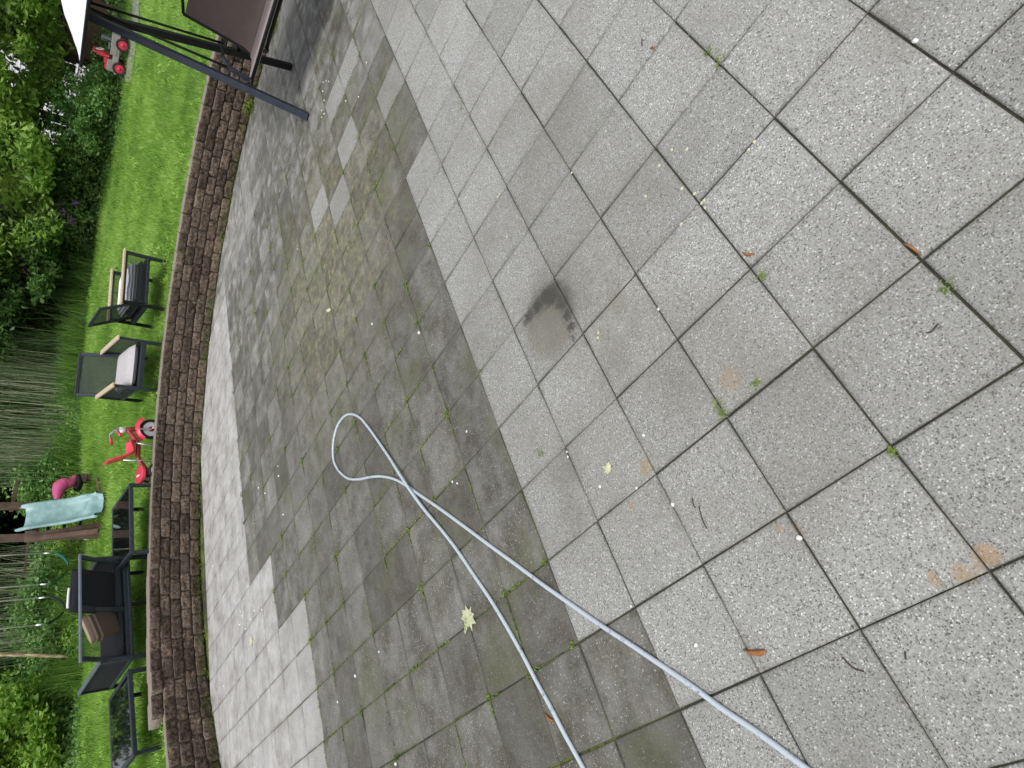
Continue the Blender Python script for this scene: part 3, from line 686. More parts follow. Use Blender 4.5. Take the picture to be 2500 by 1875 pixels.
b.tube([(-.15, -TL, .088), (.15, -TL, .088)], .010); b.build('frame', REDD, tri)
b = MB(); b.lathe((0, -.03, .40), (0, -.1, 1), [(0, .001), (0, .032), (.055, .034), (.06, .001)], 16); b.build('stem_collar', WHP, tri)
b = MB(); b.tube([(0, -.035, .44), (0, -.045, .50)], .009); hb = spline([(-.17, -.12, .50), (-.12, -.07, .525), (-.06, -.045, .505), (0, -.045, .495), (.06, -.045, .505), (.12, -.07, .525), (.17, -.12, .50)], 5); b.tube(hb, .012); b.build('handlebar', CHR, tri)
for sx_ in (-1, 1):
    b = MB(); b.tube([(sx_ * .155, -.10, .508), (sx_ * .205, -.165, .485)], .017, 10); b.build('grip', RED, tri)
    b = MB(); b.box((sx_ * .085, -.01 + .05 * sx_, .125 - .055 * sx_), (.06, .05, .018), bev=.004); b.build('pedal', RED, tri)
b = MB(); b.tube([(-.06, -.06, .18), (-.03, 0, .125), (.03, 0, .125), (.06, .04, .07)], .007); b.build('crank', CHR, tri)
G = []
for i in range(15):
    t = i / 14; yy_ = -.17 - .26 * t; zz_ = .325 - .015 * math.sin(t * 3.1) + .24 * max(0, (t - .55) / .45) ** 1.5; wdt = .075 + .055 * math.sin(min(1, t * 1.35) * math.pi / 2) - .03 * max(0, t - .7) / .3
    G.append([(wdt * s_, yy_, zz_ + (.045 * s_ * s_ * (1 - .6 * t))) for s_ in np.linspace(-1, 1, 9)])
b = MB(); b.grid(G); b.grid([[(p[0] * .97, p[1] + .004, p[2] - .022) for p in r] for r in G][::-1])
edge_ = [r[0] for r in G] + list(G[-1]) + [r[-1] for r in G[::-1]] + list(G[0][::-1]); b.tube([(p[0], p[1], p[2] - .011) for p in edge_], .012, 6); b.build('saddle', RED, tri)
b = MB(); b.tube([(near * .07, -.20, .30), (near * .10, -.235, .13)], .012); b.build('strut', CHR, tri); b = MB(); b.tube([(near * .09, -.42, .42), (near * .11, -.42, .12)], .010); b.build('strut', CHR, tri)
b = MB(); V_ = []; n_ = 28
for zz_, k_ in ((.232, .8), (.226, 1), (.20, 1)):
    V_ += [(math.cos(2 * math.pi * i / n_) * .165 * k_ * (1.0), -TL - .03 + math.sin(2 * math.pi * i / n_) * .115 * k_, zz_ + .0) for i in range(n_)]
b.add(V_, [(r * n_ + i, r * n_ + (i + 1) % n_, (r + 1) * n_ + (i + 1) % n_, (r + 1) * n_ + i)[::-1] for r in range(2) for i in range(n_)] + [tuple(range(n_)), tuple(range(2 * n_, 3 * n_))[::-1]]); b.build('rear_step', RED, tri)
b = MB(); b.box((0, -TL - .04, .236), (.10, .022, .006), bev=.002); b.build('grip_strip', WHP, tri)

# ================================================================== PLAYSET WITH SLIDE, SWINGS
WOOD = mat('brown_stained_wood', (.15, .092, .07), .75, 0, .45, 9, .3, 60)
TEAL = mat('teal_plastic', (.33, .50, .51), .45, 0, .22, 6, coat=.1, col2=(.19, .33, .345))
PY = -9.35
ps = empty('swing_set', loc=(0, 0, 0)); tag(ps, 'brown wooden play frame with a teal slide at the edge of the reeds', 'play set')
zg = lambda x_, y_: float(lawn_z(x_, y_))
TOP = 3.0
def post(x_, y_, x2=None, y2=None, z2=TOP, w_=.085, nm='post'):
    x2 = x_ if x2 is None else x2; y2 = y_ if y2 is None else y2
    b = MB(); b.bar((x_, y_, zg(x_, y_) - .05), (x2, y2, z2), w_, w_); return b.build(nm, WOOD, ps)
post(-3.36, PY); post(-2.86, PY)
b = MB(); b.bar((-2.96, PY + .12, zg(-2.96, PY)), (-2.84, PY + .05, 1.62), .07, .05); b.bar((-2.76, PY + .30, zg(-2.8, PY) + .06), (-2.80, PY + .05, 1.60), .07, .05); b.build('brace', WOOD, ps)
b = MB()
for k_ in range(9): b.box((-3.10, PY - .1 - k_ * .12, 1.56), (.56, .105, .025), bev=.003)
b.box((-3.10, PY - .055, 1.50), (.40, .025, .08)); b.build('deck', WOOD, ps)
b = MB(); b.box((-2.86, PY + .06, 1.54), (.13, .03, .14), bev=.004); b.build('bolt_plate', WOOD, ps)
b = MB(); b.bar((-3.45, PY - .5, TOP), (1.2, PY - .5, TOP), .09, .12); b.build('top_beam', WOOD, ps)
for zz_ in (.98, 1.17, 1.36):
    b = MB(); b.tube([(-3.34, PY - .05, zz_), (-2.86, PY - .05, zz_)], .017); b.build('ladder_rung', GUND, ps)
b = MB(); b.bar((-3.9, PY - .2, 1.78), (-3.40, PY - .2, 1.80), .07, .05, up=(0, 0, 1)); b.build('cross_board', WOOD, ps)
b = MB(); b.bar((-3.75, PY + .1, zg(-3.75, PY) + .03), (-3.35, PY + .12, zg(-2.7, PY) + .03), .09, .05); b.build('ground_board', WOOD, ps)
# slide: trough following an S curve
B0, B1 = on_lawn(263, 1198, .02), on_lawn(257, 1257, .02)
T0 = on_y(62, 1238, PY + .02); T1 = on_y(58, 1293, PY + .02)
Bc, Tc = (B0 + B1) / 2, (T0 + T1) / 2; wv_ = (T1 - T0); wv_[2] = 0; swd = .5 * (np.linalg.norm(T1 - T0) + np.linalg.norm(B1 - B0)); wv_ /= np.linalg.norm(wv_)
Bc = Bc + 0; cl = []
for i in range(30):
    t = i / 29; p = Tc + (Bc - Tc) * t; 
    # vertical profile: flat lip, steep run, flat run-out
    zt_ = Tc[2] + (Bc[2] + .07 - Tc[2]) * (t / .86 if t < .86 else 1) ; zt_ = zt_ + .05 * math.sin(t * 9.0) * (1 if t < .8 else .3)
    if t > .86: zt_ = Bc[2] + .07 - .02 * (t - .86) / .14
    cl.append(np.array([p[0], p[1], zt_]))
G = []; hw = swd / 2
for c_ in cl: G.append([tuple(c_ + wv_ * a_ + np.array([0, 0, h_])) for a_, h_ in ((-hw - .03, .05), (-hw - .025, .088), (-hw - .005, .095), (-hw + .012, .08), (-hw + .026, .005), (-hw * .4, -.012), (hw * .4, -.012), (hw - .026, .005), (hw - .012, .08), (hw + .005, .095), (hw + .025, .088), (hw + .03, .05))])
b = MB(); b.grid(G); b.grid([[(p[0], p[1] - .006, p[2] - .010) for p in r] for r in G][::-1]); b.build('slide', TEAL, ps)

CHN = mat('white_rope', (.72, .72, .70), .7, 0, .2, 60)
def swing(x0, x1, label, seatmat, y_=-9.45, rope=True):
    s_ = empty('swing', loc=((x0 + x1) / 2, y_, 1.2)); s_['label'] = label; s_['category'] = 'swing'; s_['group'] = 'swings hanging from the play frame'
    L_ = (x1 - x0) / 2
    for sx_ in (-1, 1):
        b = MB(); b.tube([(sx_ * L_, 0, .09), (sx_ * L_ * 1.0, 0, TOP - 1.26)], .0065, 6); b.build('rope', CHN, s_)
        b = MB(); b.tube([(sx_ * L_, 0, .05), (sx_ * L_, 0, .17)], .014, 8); b.build('shackle', CHR, s_)
    G = [[(L_ * a_, yy_, .05 - .17 * (1 - a_ * a_)) for yy_ in (-.035, 0, .035)] for a_ in np.linspace(-1, 1, 15)]
    b = MB(); b.grid(G); b.grid([[(p[0], p[1], p[2] - .012) for p in r] for r in G][::-1]); b.build('belt_seat', seatmat, s_)
    return s_
swing(-2.66, -2.20, 'belt swing with teal seat hanging on white ropes nearest the slide', mat('dark_teal_rubber', (.02, .15, .13), .5, 0, .2))
swing(-2.01, -1.64, 'belt swing with dark seat hanging on white ropes beside the pale pole', mat('dark_green_rubber', (.012, .022, .02), .5, 0, .2))
pb = on_lawn(190, 1602); pz = zg(pb[0], pb[1])
pt_ = on_y(0, 1598, pb[1]); ln_ = (pt_[0] - pb[0]) / (pt_[2] - pb[2])      # the pole leans a little
b = MB(); pts = [(pb[0] + ln_ * k_ * .28 + .008 * math.sin(k_ * 2.1), pb[1] + .01 * math.cos(k_ * 1.7), pz + k_ * .28) for k_ in range(11)]; b.tube(pts, .024, 10)
m = NB('peeling_pole'); P = m.obj(); m.t.links.new(m.mix(m.rng(m.noise(m.vecmul(P, (1, 1, .25)), 26, 5, .7), .38, .55), (.80, .70, .52), (.35, .24, .15)), m.b.inputs['Base Color']); m.b.inputs['Roughness'].default_value = .85
tag(b.build('wooden_pole', m.m), 'thin pale wooden pole rising behind the sofa', 'pole')
# pink seat on a rocking frame
pk = empty('toy_rocker', loc=(0, 0, 0)); tag(pk, 'pink moulded play seat on a dark base beside the slide', 'play seat')
PINK = mat('pink_plastic', (.80, .13, .36), .4, 0, .15, 6)
yk = -9.75
K = lambda u, v, y_=yk: on_y(u, v, y_)
path_ = [(141, 1220), (142, 1207), (146, 1190), (157, 1182), (172, 1179), (180, 1170), (184, 1164)]; rads = [.045, .085, .12, .12, .09, .06, .045]
pts = spline([K(u, v) for u, v in path_], 5); rr3 = np.interp(np.linspace(0, 1, len(pts)), np.linspace(0, 1, len(rads)), rads)
b = MB(); b.tube(pts, list(rr3 * .85), 14); b.build('seat_shell', PINK, pk)
b = MB(); pts = spline([K(190, 1162), K(194, 1175), K(192, 1188), K(186, 1196)], 5); b.tube(pts, [.05] * len(pts), 10); b.build('base', GUND, pk)
b = MB(); q = K(200, 1168); b.box((q[0], yk, q[2]), (.16, .08, .16), bev=.02); q = K(222, 1168); b.bar(K(208, 1168), K(240, 1168), .07, .06); b.bar(K(238, 1160), K(238, 1200), .05, .06); b.build('stand', WOOD, pk)
q = on_lawn(221, 1309); b = MB(); b.lathe((0, 0, 0), (0, 0, 1), [(-.06, .001), (-.05, .032), (-.02, .055), (.02, .055), (.05, .032), (.06, .001)], 16); o_ = b.build('ball', WHP); o_.location = (q[0], q[1], zg(q[0], q[1]) + .05); tag(o_, 'small white ball lying in the grass at the foot of the play frame', 'ball')

rf = at_dist(139, 20, 20.5); dr_ = rf[:2] - C[:2]; dr_ /= np.linalg.norm(dr_)
sh = empty('garden_shelter', loc=(rf[0], rf[1], float(lawn_z(rf[0], rf[1])))); sh.rotation_euler = (0, 0, math.atan2(dr_[1], dr_[0]) - math.pi / 2); tag(sh, 'dark open garden shelter with a pale roof edge behind the swing canopy', 'shelter')
hz_ = rf[2] - sh.location[2]; b = MB(); b.box((2.2, 1.6, hz_ - .22), (6.4, 3.2, .40)); b.build('roof', mat('dark_boards', (.03, .025, .022), .9, 0, .4, 8), sh)
b = MB(); b.box((2.2, -.03, hz_ + .0), (6.5, .05, .05)); b.build('gutter', mat('pale_gutter', (.35, .42, .42), .5), sh)
for px_ in (-.9, 2.2, 5.2):
    b = MB(); b.box((px_, .1, hz_ / 2 - .2), (.12, .12, hz_ - .4)); b.build('post', GUND, sh)
# ================================================================== RIDE-ON JEEP, PATH, BOX, HOUSE
GRV = mat('gravel', (.34, .33, .33), .95, 0, .5, 22, .8, 40)
pc = [on_terrain(u, v) for u, v in ((338, -70), (334, 0), (331, 60), (322, 130), (312, 200))]
V = []; 
for i, p in enumerate(spline(pc, 6)):
    d_ = p[:2] - C[:2]; d_ /= np.linalg.norm(d_)
    for s_ in (-.45, 0, .45): V.append((p[0] + d_[0] * s_, p[1] + d_[1] * s_, zg(p[0] + d_[0] * s_, p[1] + d_[1] * s_) + .012 + (.01 if s_ == 0 else 0)))
npp = len(V) // 3; Q = [(3 * i + k_, 3 * i + 3 + k_, 3 * i + 4 + k_, 3 * i + 1 + k_) for i in range(npp - 1) for k_ in (0, 1)]
tag(link('path', npmesh('path', V, Q), GRV), 'narrow grey gravel path running past the toy jeep', None, None, 'structure')
CRM = mat('cream_plastic', (.30, .285, .26), .45, 0, .15, 8)
jp = on_terrain(318, 140); jr = on_terrain(316, 190); 
jx = np.array(toward(203, np.linalg.norm((jp - C)[:2]), 318)) - np.array(toward(80, np.linalg.norm((jp - C)[:2]), 318)); jx[2] = 0; JL = np.linalg.norm(jx) * .9; jx /= np.linalg.norm(jx); k_ = 1.0
jy = np.cross([0, 0, 1], jx); jy = jy if jy @ (C - jp) > 0 else -jy
jeep = empty('toy_jeep'); jc = toward(141, np.linalg.norm((jp - C)[:2]) + .2, 318)
jeep.matrix_world = Matrix(((jx[0], jy[0], 0, jc[0]), (jx[1], jy[1], 0, jc[1]), (0, 0, 1, jc[2] + .01), (0, 0, 0, 1))) @ Matrix.Rotation(math.radians(-12), 4, 'Z')
tag(jeep, "child's red and cream ride-on jeep parked on the gravel path", 'toy car')
s = JL / 1.27
def jb(nm, mt, parts):
    b = MB()
    for c_, d_ in parts: b.box(np.array(c_) * s, np.array(d_) * s, bev=.02 * s)
    return b.build(nm, mt, jeep)
jb('body', CRM, [((-.36, 0, .36), (.36, .56, .22)), ((.02, 0, .30), (.5, .52, .16)), ((.38, 0, .38), (.34, .50, .24)), ((-.1, .26, .38), (.3, .03, .16)), ((-.1, -.26, .38), (.3, .03, .16))])
jb('hood', RED, [((.36, 0, .52), (.34, .44, .07)), ((.15, 0, .56), (.06, .50, .20))])
jb('dashboard', RED, [((.17, 0, .66), (.05, .46, .26)), ((.27, 0, .56), (.2, .44, .06))])
jb('windscreen', RED, [((.12, .24, .74), (.04, .04, .26)), ((.12, -.24, .74), (.04, .04, .26)), ((.12, 0, .87), (.05, .52, .05)), ((.13, 0, .60), (.05, .46, .10))])
jb('bumper', CRM, [((.57, 0, .26), (.06, .52, .08))])
b = MB(); b.tube([np.array([-.30, .24 * math.cos(a), .50 + .28 * math.sin(a)]) * s for a in np.linspace(0, math.pi, 12)], .02 * s); b.build('roll_bar', GUND, jeep)
jb('seat', mat('grey_blue_plastic', (.12, .15, .18), .6), [((-.30, 0, .60), (.10, .36, .26)), ((-.18, 0, .50), (.24, .36, .05))])
b = MB(); b.tube([np.array([.06 + .03 * math.sin(a), .10 * math.cos(a), .72 + .10 * math.sin(a)]) * s for a in np.linspace(0, 2 * math.pi, 17)], .012 * s); b.build('steering_wheel', WHP, jeep)
for wx_ in (-.33, .38):
    for wy_ in (-.27, .27):
        wheel(jeep, np.array([wx_, wy_, .18]) * s, .18 * s, .12 * s, 'wheel', RED, BLK, RED, (0, 1, 0))
bx = toward(112, 18.2, 300); b = MB(); b.box((0, 0, .45), (1.3, .7, .9), bev=.02); b.box((0, 0, .93), (1.4, .8, .06), bev=.01)
for k_ in (-.22, .22): b.box((k_, .356, .45), (.03, .012, .84))
sb = empty('storage_box', loc=tuple(bx)); sb.rotation_euler = (0, 0, math.radians(-50)); tag(sb, 'brown wooden storage box standing behind the toy jeep', 'storage box')
m = NB('brown_box_panels'); P = m.obj(); m.t.links.new(m.mix(m.noise(P, 5, 5, .6), (.07, .04, .025), (.12, .07, .045)), m.b.inputs['Base Color']); m.b.inputs['Roughness'].default_value = .7
b.build('box_panels', m.m, sb)
# far house seen in scraps through the trees
hp = toward(250, 42, 230); dh = hp[:2] - C[:2]; dh /= np.linalg.norm(dh); az = math.atan2(dh[1], dh[0]) - math.pi / 2
house = empty('house', loc=tuple(hp)); house.rotation_euler = (0, 0, az); tag(house, 'white house seen in scraps through the trees beyond the garden', 'house')
SID = mat('white_siding', (.80, .81, .83), .7, 0, .06, 3)
b = MB(); b.box((0, 4, 2.6), (19, 8, 5.2))
for k_ in range(26): b.box((0, -.012, .1 + k_ * .2), (19, .02, .012))
b.build('wall', SID, house)
b = MB(); b.add([(-10, -.6, 5.2), (10, -.6, 5.2), (10, 8.6, 5.2), (-10, 8.6, 5.2), (-10, 4, 8), (10, 4, 8)], [(0, 1, 5, 4), (2, 3, 4, 5), (1, 2, 5), (3, 0, 4), (3, 2, 1, 0)]); b.build('roof', mat('grey_shingles', (.16, .16, .17), .9, 0, .3, 4), house)
for wx_ in (-7.5, -4.6, -1.6, 1.5, 4.4, 7.4):
    for wz_ in (1.5, 3.9):
        b = MB(); 
        for (cx_, cz_, dx_, dz_) in ((0, .65, 1.1, .09), (0, -.65, 1.1, .09), (.5, 0, .09, 1.21), (-.5, 0, .09, 1.21), (0, 0, .04, 1.21), (0, .1, .9, .04)): b.box((wx_ + cx_, -.06, wz_ + cz_), (dx_, .06, dz_))
        f_ = b.build('window', SID, house); b = MB(); b.box((wx_, -.03, wz_), (.9, .02, 1.2)); b.build('pane', GLASS, f_)

# ================================================================== VEGETATION
def leaf_mesh(name, Cn, sz, elong=1.8, up=.25, fold=.25):
    """rhombic folded leaves at points Cn with sizes sz"""
    n = len(Cn); d = rng.normal(0, 1, (n, 3)); d[:, 2] = d[:, 2] * .5 - up; d /= np.linalg.norm(d, axis=1)[:, None]
    q = rng.normal(0, .55, (n, 3)); q[:, 2] += 1; s1 = np.cross(d, q); s1 /= np.linalg.norm(s1, axis=1)[:, None] + 1e-9; nn = np.cross(d, s1)
    L_ = sz[:, None]; W_ = L_ / elong
    base = Cn - d * L_ * .5; tip = Cn + d * L_ * .5; mid1 = Cn + s1 * W_ * .5 + nn * W_ * fold; mid2 = Cn - s1 * W_ * .5 + nn * W_ * fold
    V = np.stack([base, mid1, tip, mid2], 1).reshape(-1, 3); i0 = np.arange(n) * 4
    Q = np.concatenate([np.stack([i0, i0 + 1, i0 + 2], -1), np.stack([i0, i0 + 2, i0 + 3], -1)])
    me = npmesh(name, V, Q); a = me.attributes.new('rnd', 'FLOAT', 'POINT')
    blob = .5 + .28 * np.sin(Cn[:, 0] * 2.3 + Cn[:, 2] * 1.9) + .22 * np.sin(Cn[:, 1] * 3.1 + Cn[:, 2] * 2.7 + 1)
    a.data.foreach_set('value', np.repeat(np.clip(.5 * rng.random(n) + .5 * blob, 0, 1), 4).astype(np.float32)); return me
def clumps(nc, nl, rad, spread, flat=.7):
    """nc clump centres inside an ellipsoid 'spread' and nl leaves round each"""
    c = rng.normal(0, 1, (nc, 3)); c /= np.linalg.norm(c, axis=1)[:, None]; c *= (rng.random(nc) ** .45)[:, None]; c *= np.array(spread)
    r = rad * (.5 + rng.random(nc)); l = rng.normal(0, .5, (nc, nl, 3)) * r[:, None, None]; l[:, :, 2] *= flat
    return (c[:, None, :] + l).reshape(-1, 3), c
G_MAPLE = leafmat('maple_leaves', [(.09, .18, .035), (.22, .38, .07), (.38, .56, .12), (.62, .76, .30)], .34, .5)
G_MID = leafmat('woodland_leaves', [(.04, .09, .03), (.10, .20, .05), (.19, .34, .09), (.36, .52, .18)], .36, .4)
G_SHADE = leafmat('shade_toned_leaves', [(.010, .022, .010), (.018, .040, .016), (.035, .07, .025)], .42, .2)  # gloom inside the wood is put into this leaf colour
G_LIME = leafmat('lime_leaves', [(.08, .18, .03), (.21, .39, .06), (.38, .58, .10), (.58, .76, .26)], .34, .5)
G_IVY = leafmat('ivy_leaves', [(.05, .12, .035), (.11, .25, .06), (.20, .38, .10), (.36, .54, .18)], .34, .35)
BARK = mat('bark', (.07, .055, .042), .95, 0, .5, 14, .8, 30)
def tree(label, base, h, crown_c, spread, nc, nl, rad, lsz, lm, group=None, trunk_r=.12, limbs=6, name='tree', cat='tree', elong=1.7, flat=.7):
    root = empty(name, loc=tuple(base)); tag(root, label, cat, group)
    P_, cc = clumps(nc, nl, rad, spread, flat); P_ += np.array(crown_c); cc += np.array(crown_c)
    P_ = P_[P_[:, 2] > .05]
    me = leaf_mesh('crown', P_, lsz * (.6 + .8 * rng.random(len(P_))), elong); link('crown', me, lm, root)
    b = MB(); topz = crown_c[2] + spread[2] * .5
    tr = [np.array([.1 * math.sin(k * 1.3) * k * .15, .1 * math.cos(k * .9) * k * .15, topz * k / 6 - .15]) for k in range(7)]; tr = [t_ + np.array([crown_c[0], crown_c[1], 0]) * (k / 6) * .8 for k, t_ in enumerate(tr)]
    b.tube(tr, [trunk_r * (1 - .13 * k) for k in range(7)], 8)
    for k in range(min(limbs, len(cc))):
        e = cc[k]; st_ = tr[2 + k % 4]; mid_ = (st_ + e) / 2 + np.array([0, 0, -.1]); b.tube(spline([st_, mid_, e], 4), list(np.linspace(trunk_r * .4, .008, 9)), 5)
    b.build('trunk', BARK, root); return root

# trees with boughs reaching in over the lawn edge: leaf clumps hang where the boughs hang
def bough_tree(label, base_v, base_D, regions, lm, lsz, trunk_r, name, nl=150, rad=.34, elong=1.9):
    base = toward(base_v, base_D); root = empty(name, loc=tuple(base)); tag(root, label, 'tree'); PP = []; cc = []
    for (u0, u1, v0, v1, D0, D1, nc) in regions:
        for _ in range(nc):
            c_ = at_dist(random.uniform(u0, u1), random.uniform(v0, v1), random.uniform(D0, D1)) - base; r_ = rad * random.uniform(.5, 1.3)
            cc.append(c_); l = rng.normal(0, .5, (nl, 3)) * r_; l[:, 2] *= .6; PP.append(l + c_)
    PP = np.concatenate(PP); link('crown', leaf_mesh('crown', PP, lsz * (.6 + .8 * rng.random(len(PP))), elong, up=.5), lm, root)
    b = MB(); top = np.mean(cc, 0); top[2] = max(c_[2] for c_ in cc)
    tr = [np.array([0, 0, -.2]) * (1 - k / 6) + np.array([top[0] * .5 * (k / 6) ** 1.5 + .08 * math.sin(k * 1.9), top[1] * .5 * (k / 6) ** 1.5 + .08 * math.cos(k * 2.3), top[2] * k / 6]) for k in range(7)]
    b.tube(tr, [trunk_r * (1 - .12 * k) for k in range(7)], 8)
    for c_ in cc[::max(1, len(cc) // 26)]:
        st_ = tr[random.choice((3, 4, 5))]; b.tube(spline([st_, (st_ + c_) / 2 + np.array([0, 0, .25]), c_], 5), list(np.linspace(trunk_r * .35, .006, 11)), 5)
    b.build('trunk', BARK, root); return root
bough_tree('bright yellow green maple with low boughs in the corner behind the swing canopy', 20, 19.0, [(-420, 100, -260, 330, 14.6, 17.5, 150), (60, 135, -150, 250, 15.5, 17.5, 40)], G_MAPLE, .12, .17, 'maple_tree')
bough_tree('bright leafed maple reaching out above the gap to the white house', 420, 18.5, [(-420, 70, 300, 640, 14.2, 16.8, 95), (40, 112, 330, 560, 14.5, 16.5, 34)], G_MAPLE, .12, .15, 'maple_tree')
bough_tree('slender tree with hanging lime sprigs over dark gaps above the purple flowers', 610, 16.6, [(60, 150, 560, 700, 14.6, 15.8, 22), (-200, 60, 540, 760, 14.8, 16.2, 26)], G_MID, .11, .07, 'sapling')
bough_tree('thin tree with pale green sprigs hanging behind the side-on armchair', 760, 16.5, [(-200, 40, 700, 900, 14.4, 15.8, 26)], G_MID, .10, .06, 'sapling')
# trees making up the wood, its inner shade painted into their leaves
proto = None
spots = []
for k, v in enumerate(range(-260, 2300, 150)): spots.append((v + random.uniform(-50, 50), 21.5 + random.uniform(-1.2, 1.5)))
for v in range(430, 2300, 210): spots.append((v + random.uniform(-60, 60), 26 + random.uniform(-1, 1)))
for k, v in enumerate(range(450, 2300, 120)): spots.append((v + random.uniform(-30, 30), 24 + random.uniform(-.6, .6)))
for v in range(700, 1700, 110): spots.append((v + random.uniform(-30, 30), 19.2 + random.uniform(-.4, .4)))
protos = []
for k in range(3):
    protos.append(tree('leafy tree in the wood behind the garden, shade put into its leaf colour', (0, 0, 0), 8, (0, 0, 2.9), (2.2, 2.2, 2.8), 95, 200, .6, .20, G_SHADE, 'dark trees of the wood behind the garden', .14, 16, 'woodland_tree'))
for k, (v, D) in enumerate(spots):
    if 110 < v < 470 and D < 27.5: continue
    q = toward(v, D); mt = Matrix.Translation(tuple(q)) @ Matrix.Rotation(random.random() * 6.28, 4, 'Z') @ Matrix.Scale(random.uniform(.85, 1.15) if v < 800 else random.uniform(.55, .78), 4)
    if k < 3: protos[k].matrix_world = mt
    else: copy_thing(protos[k % 3], mt)
for v, D in ((1365, 18.5), (1000, 19.5), (1120, 18.8), (1520, 18.0), (820, 19.5), (1750, 17.5), (680, 20)):
    copy_thing(protos[v % 3], Matrix.Translation(tuple(toward(v, D))) @ Matrix.Rotation(v * .7, 4, 'Z') @ Matrix.Scale(.62, 4))
# mid green trees just in front of the wood
for v, D, sc, lab in ((495, 18.2, .7, 'mid green tree beside the white gap to the house'), (900, 17.6, .75, 'leafy tree behind the tall reeds'), (1230, 16.8, .7, 'leafy tree behind the pink play seat'), (1420, 15.4, .7, 'thin brownish tree behind the swings'), (1640, 14.6, .6, 'small tree behind the pale pole')):
    tree(lab, toward(v, D), 5, (0, 0, 2.6 * sc / .7), (1.6, 1.6, 2.2), 46, 170, .5, .13, G_MID if v != 1420 else leafmat('brownish_leaves', [(.02, .02, .01), (.05, .045, .02), (.08, .07, .03)]), trunk_r=.07, limbs=12, name='small_tree')

# shrubs along the lawn edge
def shrub(label, v, D, w_, h_, lm, n=1, lsz=.07, name='shrub', nl=150, nc=60):
    q = toward(v, D); return tree(label, q, h_, (0, 0, h_ * .45), (w_ / 2, w_ / 2, h_ * .5), nc, nl, .2, lsz, lm, None, .03, 10, name, 'shrub')
def eD(v):   # distance of the lawn edge in this direction
    vs = [q[1] for q in EDGE_PX]; ds = [np.linalg.norm((q[2] - C)[:2]) for q in EDGE]; return float(np.interp(v, vs, ds))
shrub('rounded dark green shrub at the lawn edge beside the toy jeep', 268, eD(268) + .6, 1.1, .95, G_IVY)
shrub('broad leafy shrub below the white gap in the trees', 330, eD(330) + .7, 1.7, 1.15, G_IVY)
shrub('dark shrub at the lawn edge below the purple flowers', 440, eD(440) + .7, 1.4, 1.1, G_MID, lsz=.09)
shrub('low green shrub beside the purple flowering plant', 560, eD(560) + .9, 1.3, 1.0, G_IVY, lsz=.09)
shrub('bright green bush beside the second glass table', 1800, eD(1800) + .9, 1.9, 1.25, G_LIME, lsz=.085, name='bush', nc=110, nl=200)
shrub('dark green bush joined to the bright bush by the wall end', 1960, eD(1850) + 1.0, 1.8, 1.3, G_IVY, lsz=.085, name='bush')
shrub('small vine covered bush behind the slide', 1190, eD(1190) + .9, 1.1, .8, G_IVY, lsz=.07)
shrub('low vine covered bush behind the sofa', 1480, eD(1480) + 1.0, 1.6, .7, G_IVY, lsz=.07)
# purple phlox
def phlox(v, D, lab, hh):
    q = toward(v, D, 200); root = empty('phlox', loc=tuple(q)); tag(root, lab, 'flowers', 'purple flowering plants')
    P_ = rng.normal(0, 1, (220, 3)) * np.array([.13, .13, .25]) + np.array([0, 0, hh * .5]); P_ = P_[P_[:, 2] > .03]; link('leaves', leaf_mesh('leaves', P_, .06 + .04 * rng.random(len(P_)), 2.6), G_IVY, root)
    Fp = np.concatenate([rng.normal(0, .035, (40, 3)) + np.array([rng.normal(0, .11), rng.normal(0, .11), hh + rng.normal(0, .07)]) for _ in range(6)]); link('blossoms', leaf_mesh('blossoms', Fp, .028 + .012 * rng.random(len(Fp)), 1.1), PURP, root)
PURP = leafmat('purple_petals', [(.24, .07, .42), (.42, .18, .62), (.55, .33, .75)], .6, .2)
phlox(578, eD(578) + .10, 'tall purple flowering plant in the dark gap of the shrubs', .80)
phlox(530, eD(530) + .05, 'low purple flowering plant at the lawn edge', .55)
# reeds / tall grass
def strands(name, n, vr, dr, hr, wd, lm, label, lean=.35):
    cv = vr[0] + (vr[1] - vr[0]) * rng.random(14); v = cv[rng.integers(0, 14, n)] + rng.normal(0, 22, n); D = np.array([eD(a) for a in v]) + dr[0] + (dr[1] - dr[0]) * rng.random(n)
    B = np.array([toward(a, d_, 180) for a, d_ in zip(v, D)]); h = hr[0] + (hr[1] - hr[0]) * rng.random(n); a = rng.random(n) * 6.283; le = lean * h * rng.random(n) ** 1.5; az_ = rng.random(n) * 6.283; k = 5
    V = []
    for i in range(k + 1):
        t_ = i / k; c_ = B + np.stack([np.cos(az_) * le * t_ ** 2, np.sin(az_) * le * t_ ** 2, h * t_ - .35 * le * t_ ** 3], -1); w_ = wd * (1 - t_ * .85); off = np.stack([np.cos(a) * w_, np.sin(a) * w_, 0 * a], -1); V += [c_ - off, c_ + off]
    V = np.stack(V, 1).reshape(-1, 3); i0 = np.arange(n)[:, None] * (2 * k + 2); Q = np.concatenate([np.concatenate([i0 + 2 * j, i0 + 2 * j + 1, i0 + 2 * j + 3, i0 + 2 * j + 2], 1) for j in range(k)])
    me = npmesh(name, V, Q); at_ = me.attributes.new('rnd', 'FLOAT', 'POINT'); at_.data.foreach_set('value', np.repeat(rng.random(n), 2 * k + 2).astype(np.float32))
    return tag(link(name, me, lm), label, 'tall grass', None, 'stuff')
G_REED = leafmat('reed_blades', [(.02, .06, .015), (.06, .14, .035), (.12, .22, .07), (.20, .29, .13), (.36, .36, .24), (.62, .60, .48)], .5, .3)
strands('reeds', 1150, (850, 1250), (.3, 2.2), (1.1, 2.6), .0055, G_REED, 'tall reeds and dry stalks standing behind the armchairs', .3)
strands('reeds', 420, (1320, 1640), (.4, 2.0), (.8, 1.9), .005, G_REED, 'thin reeds standing behind the swings', .3)
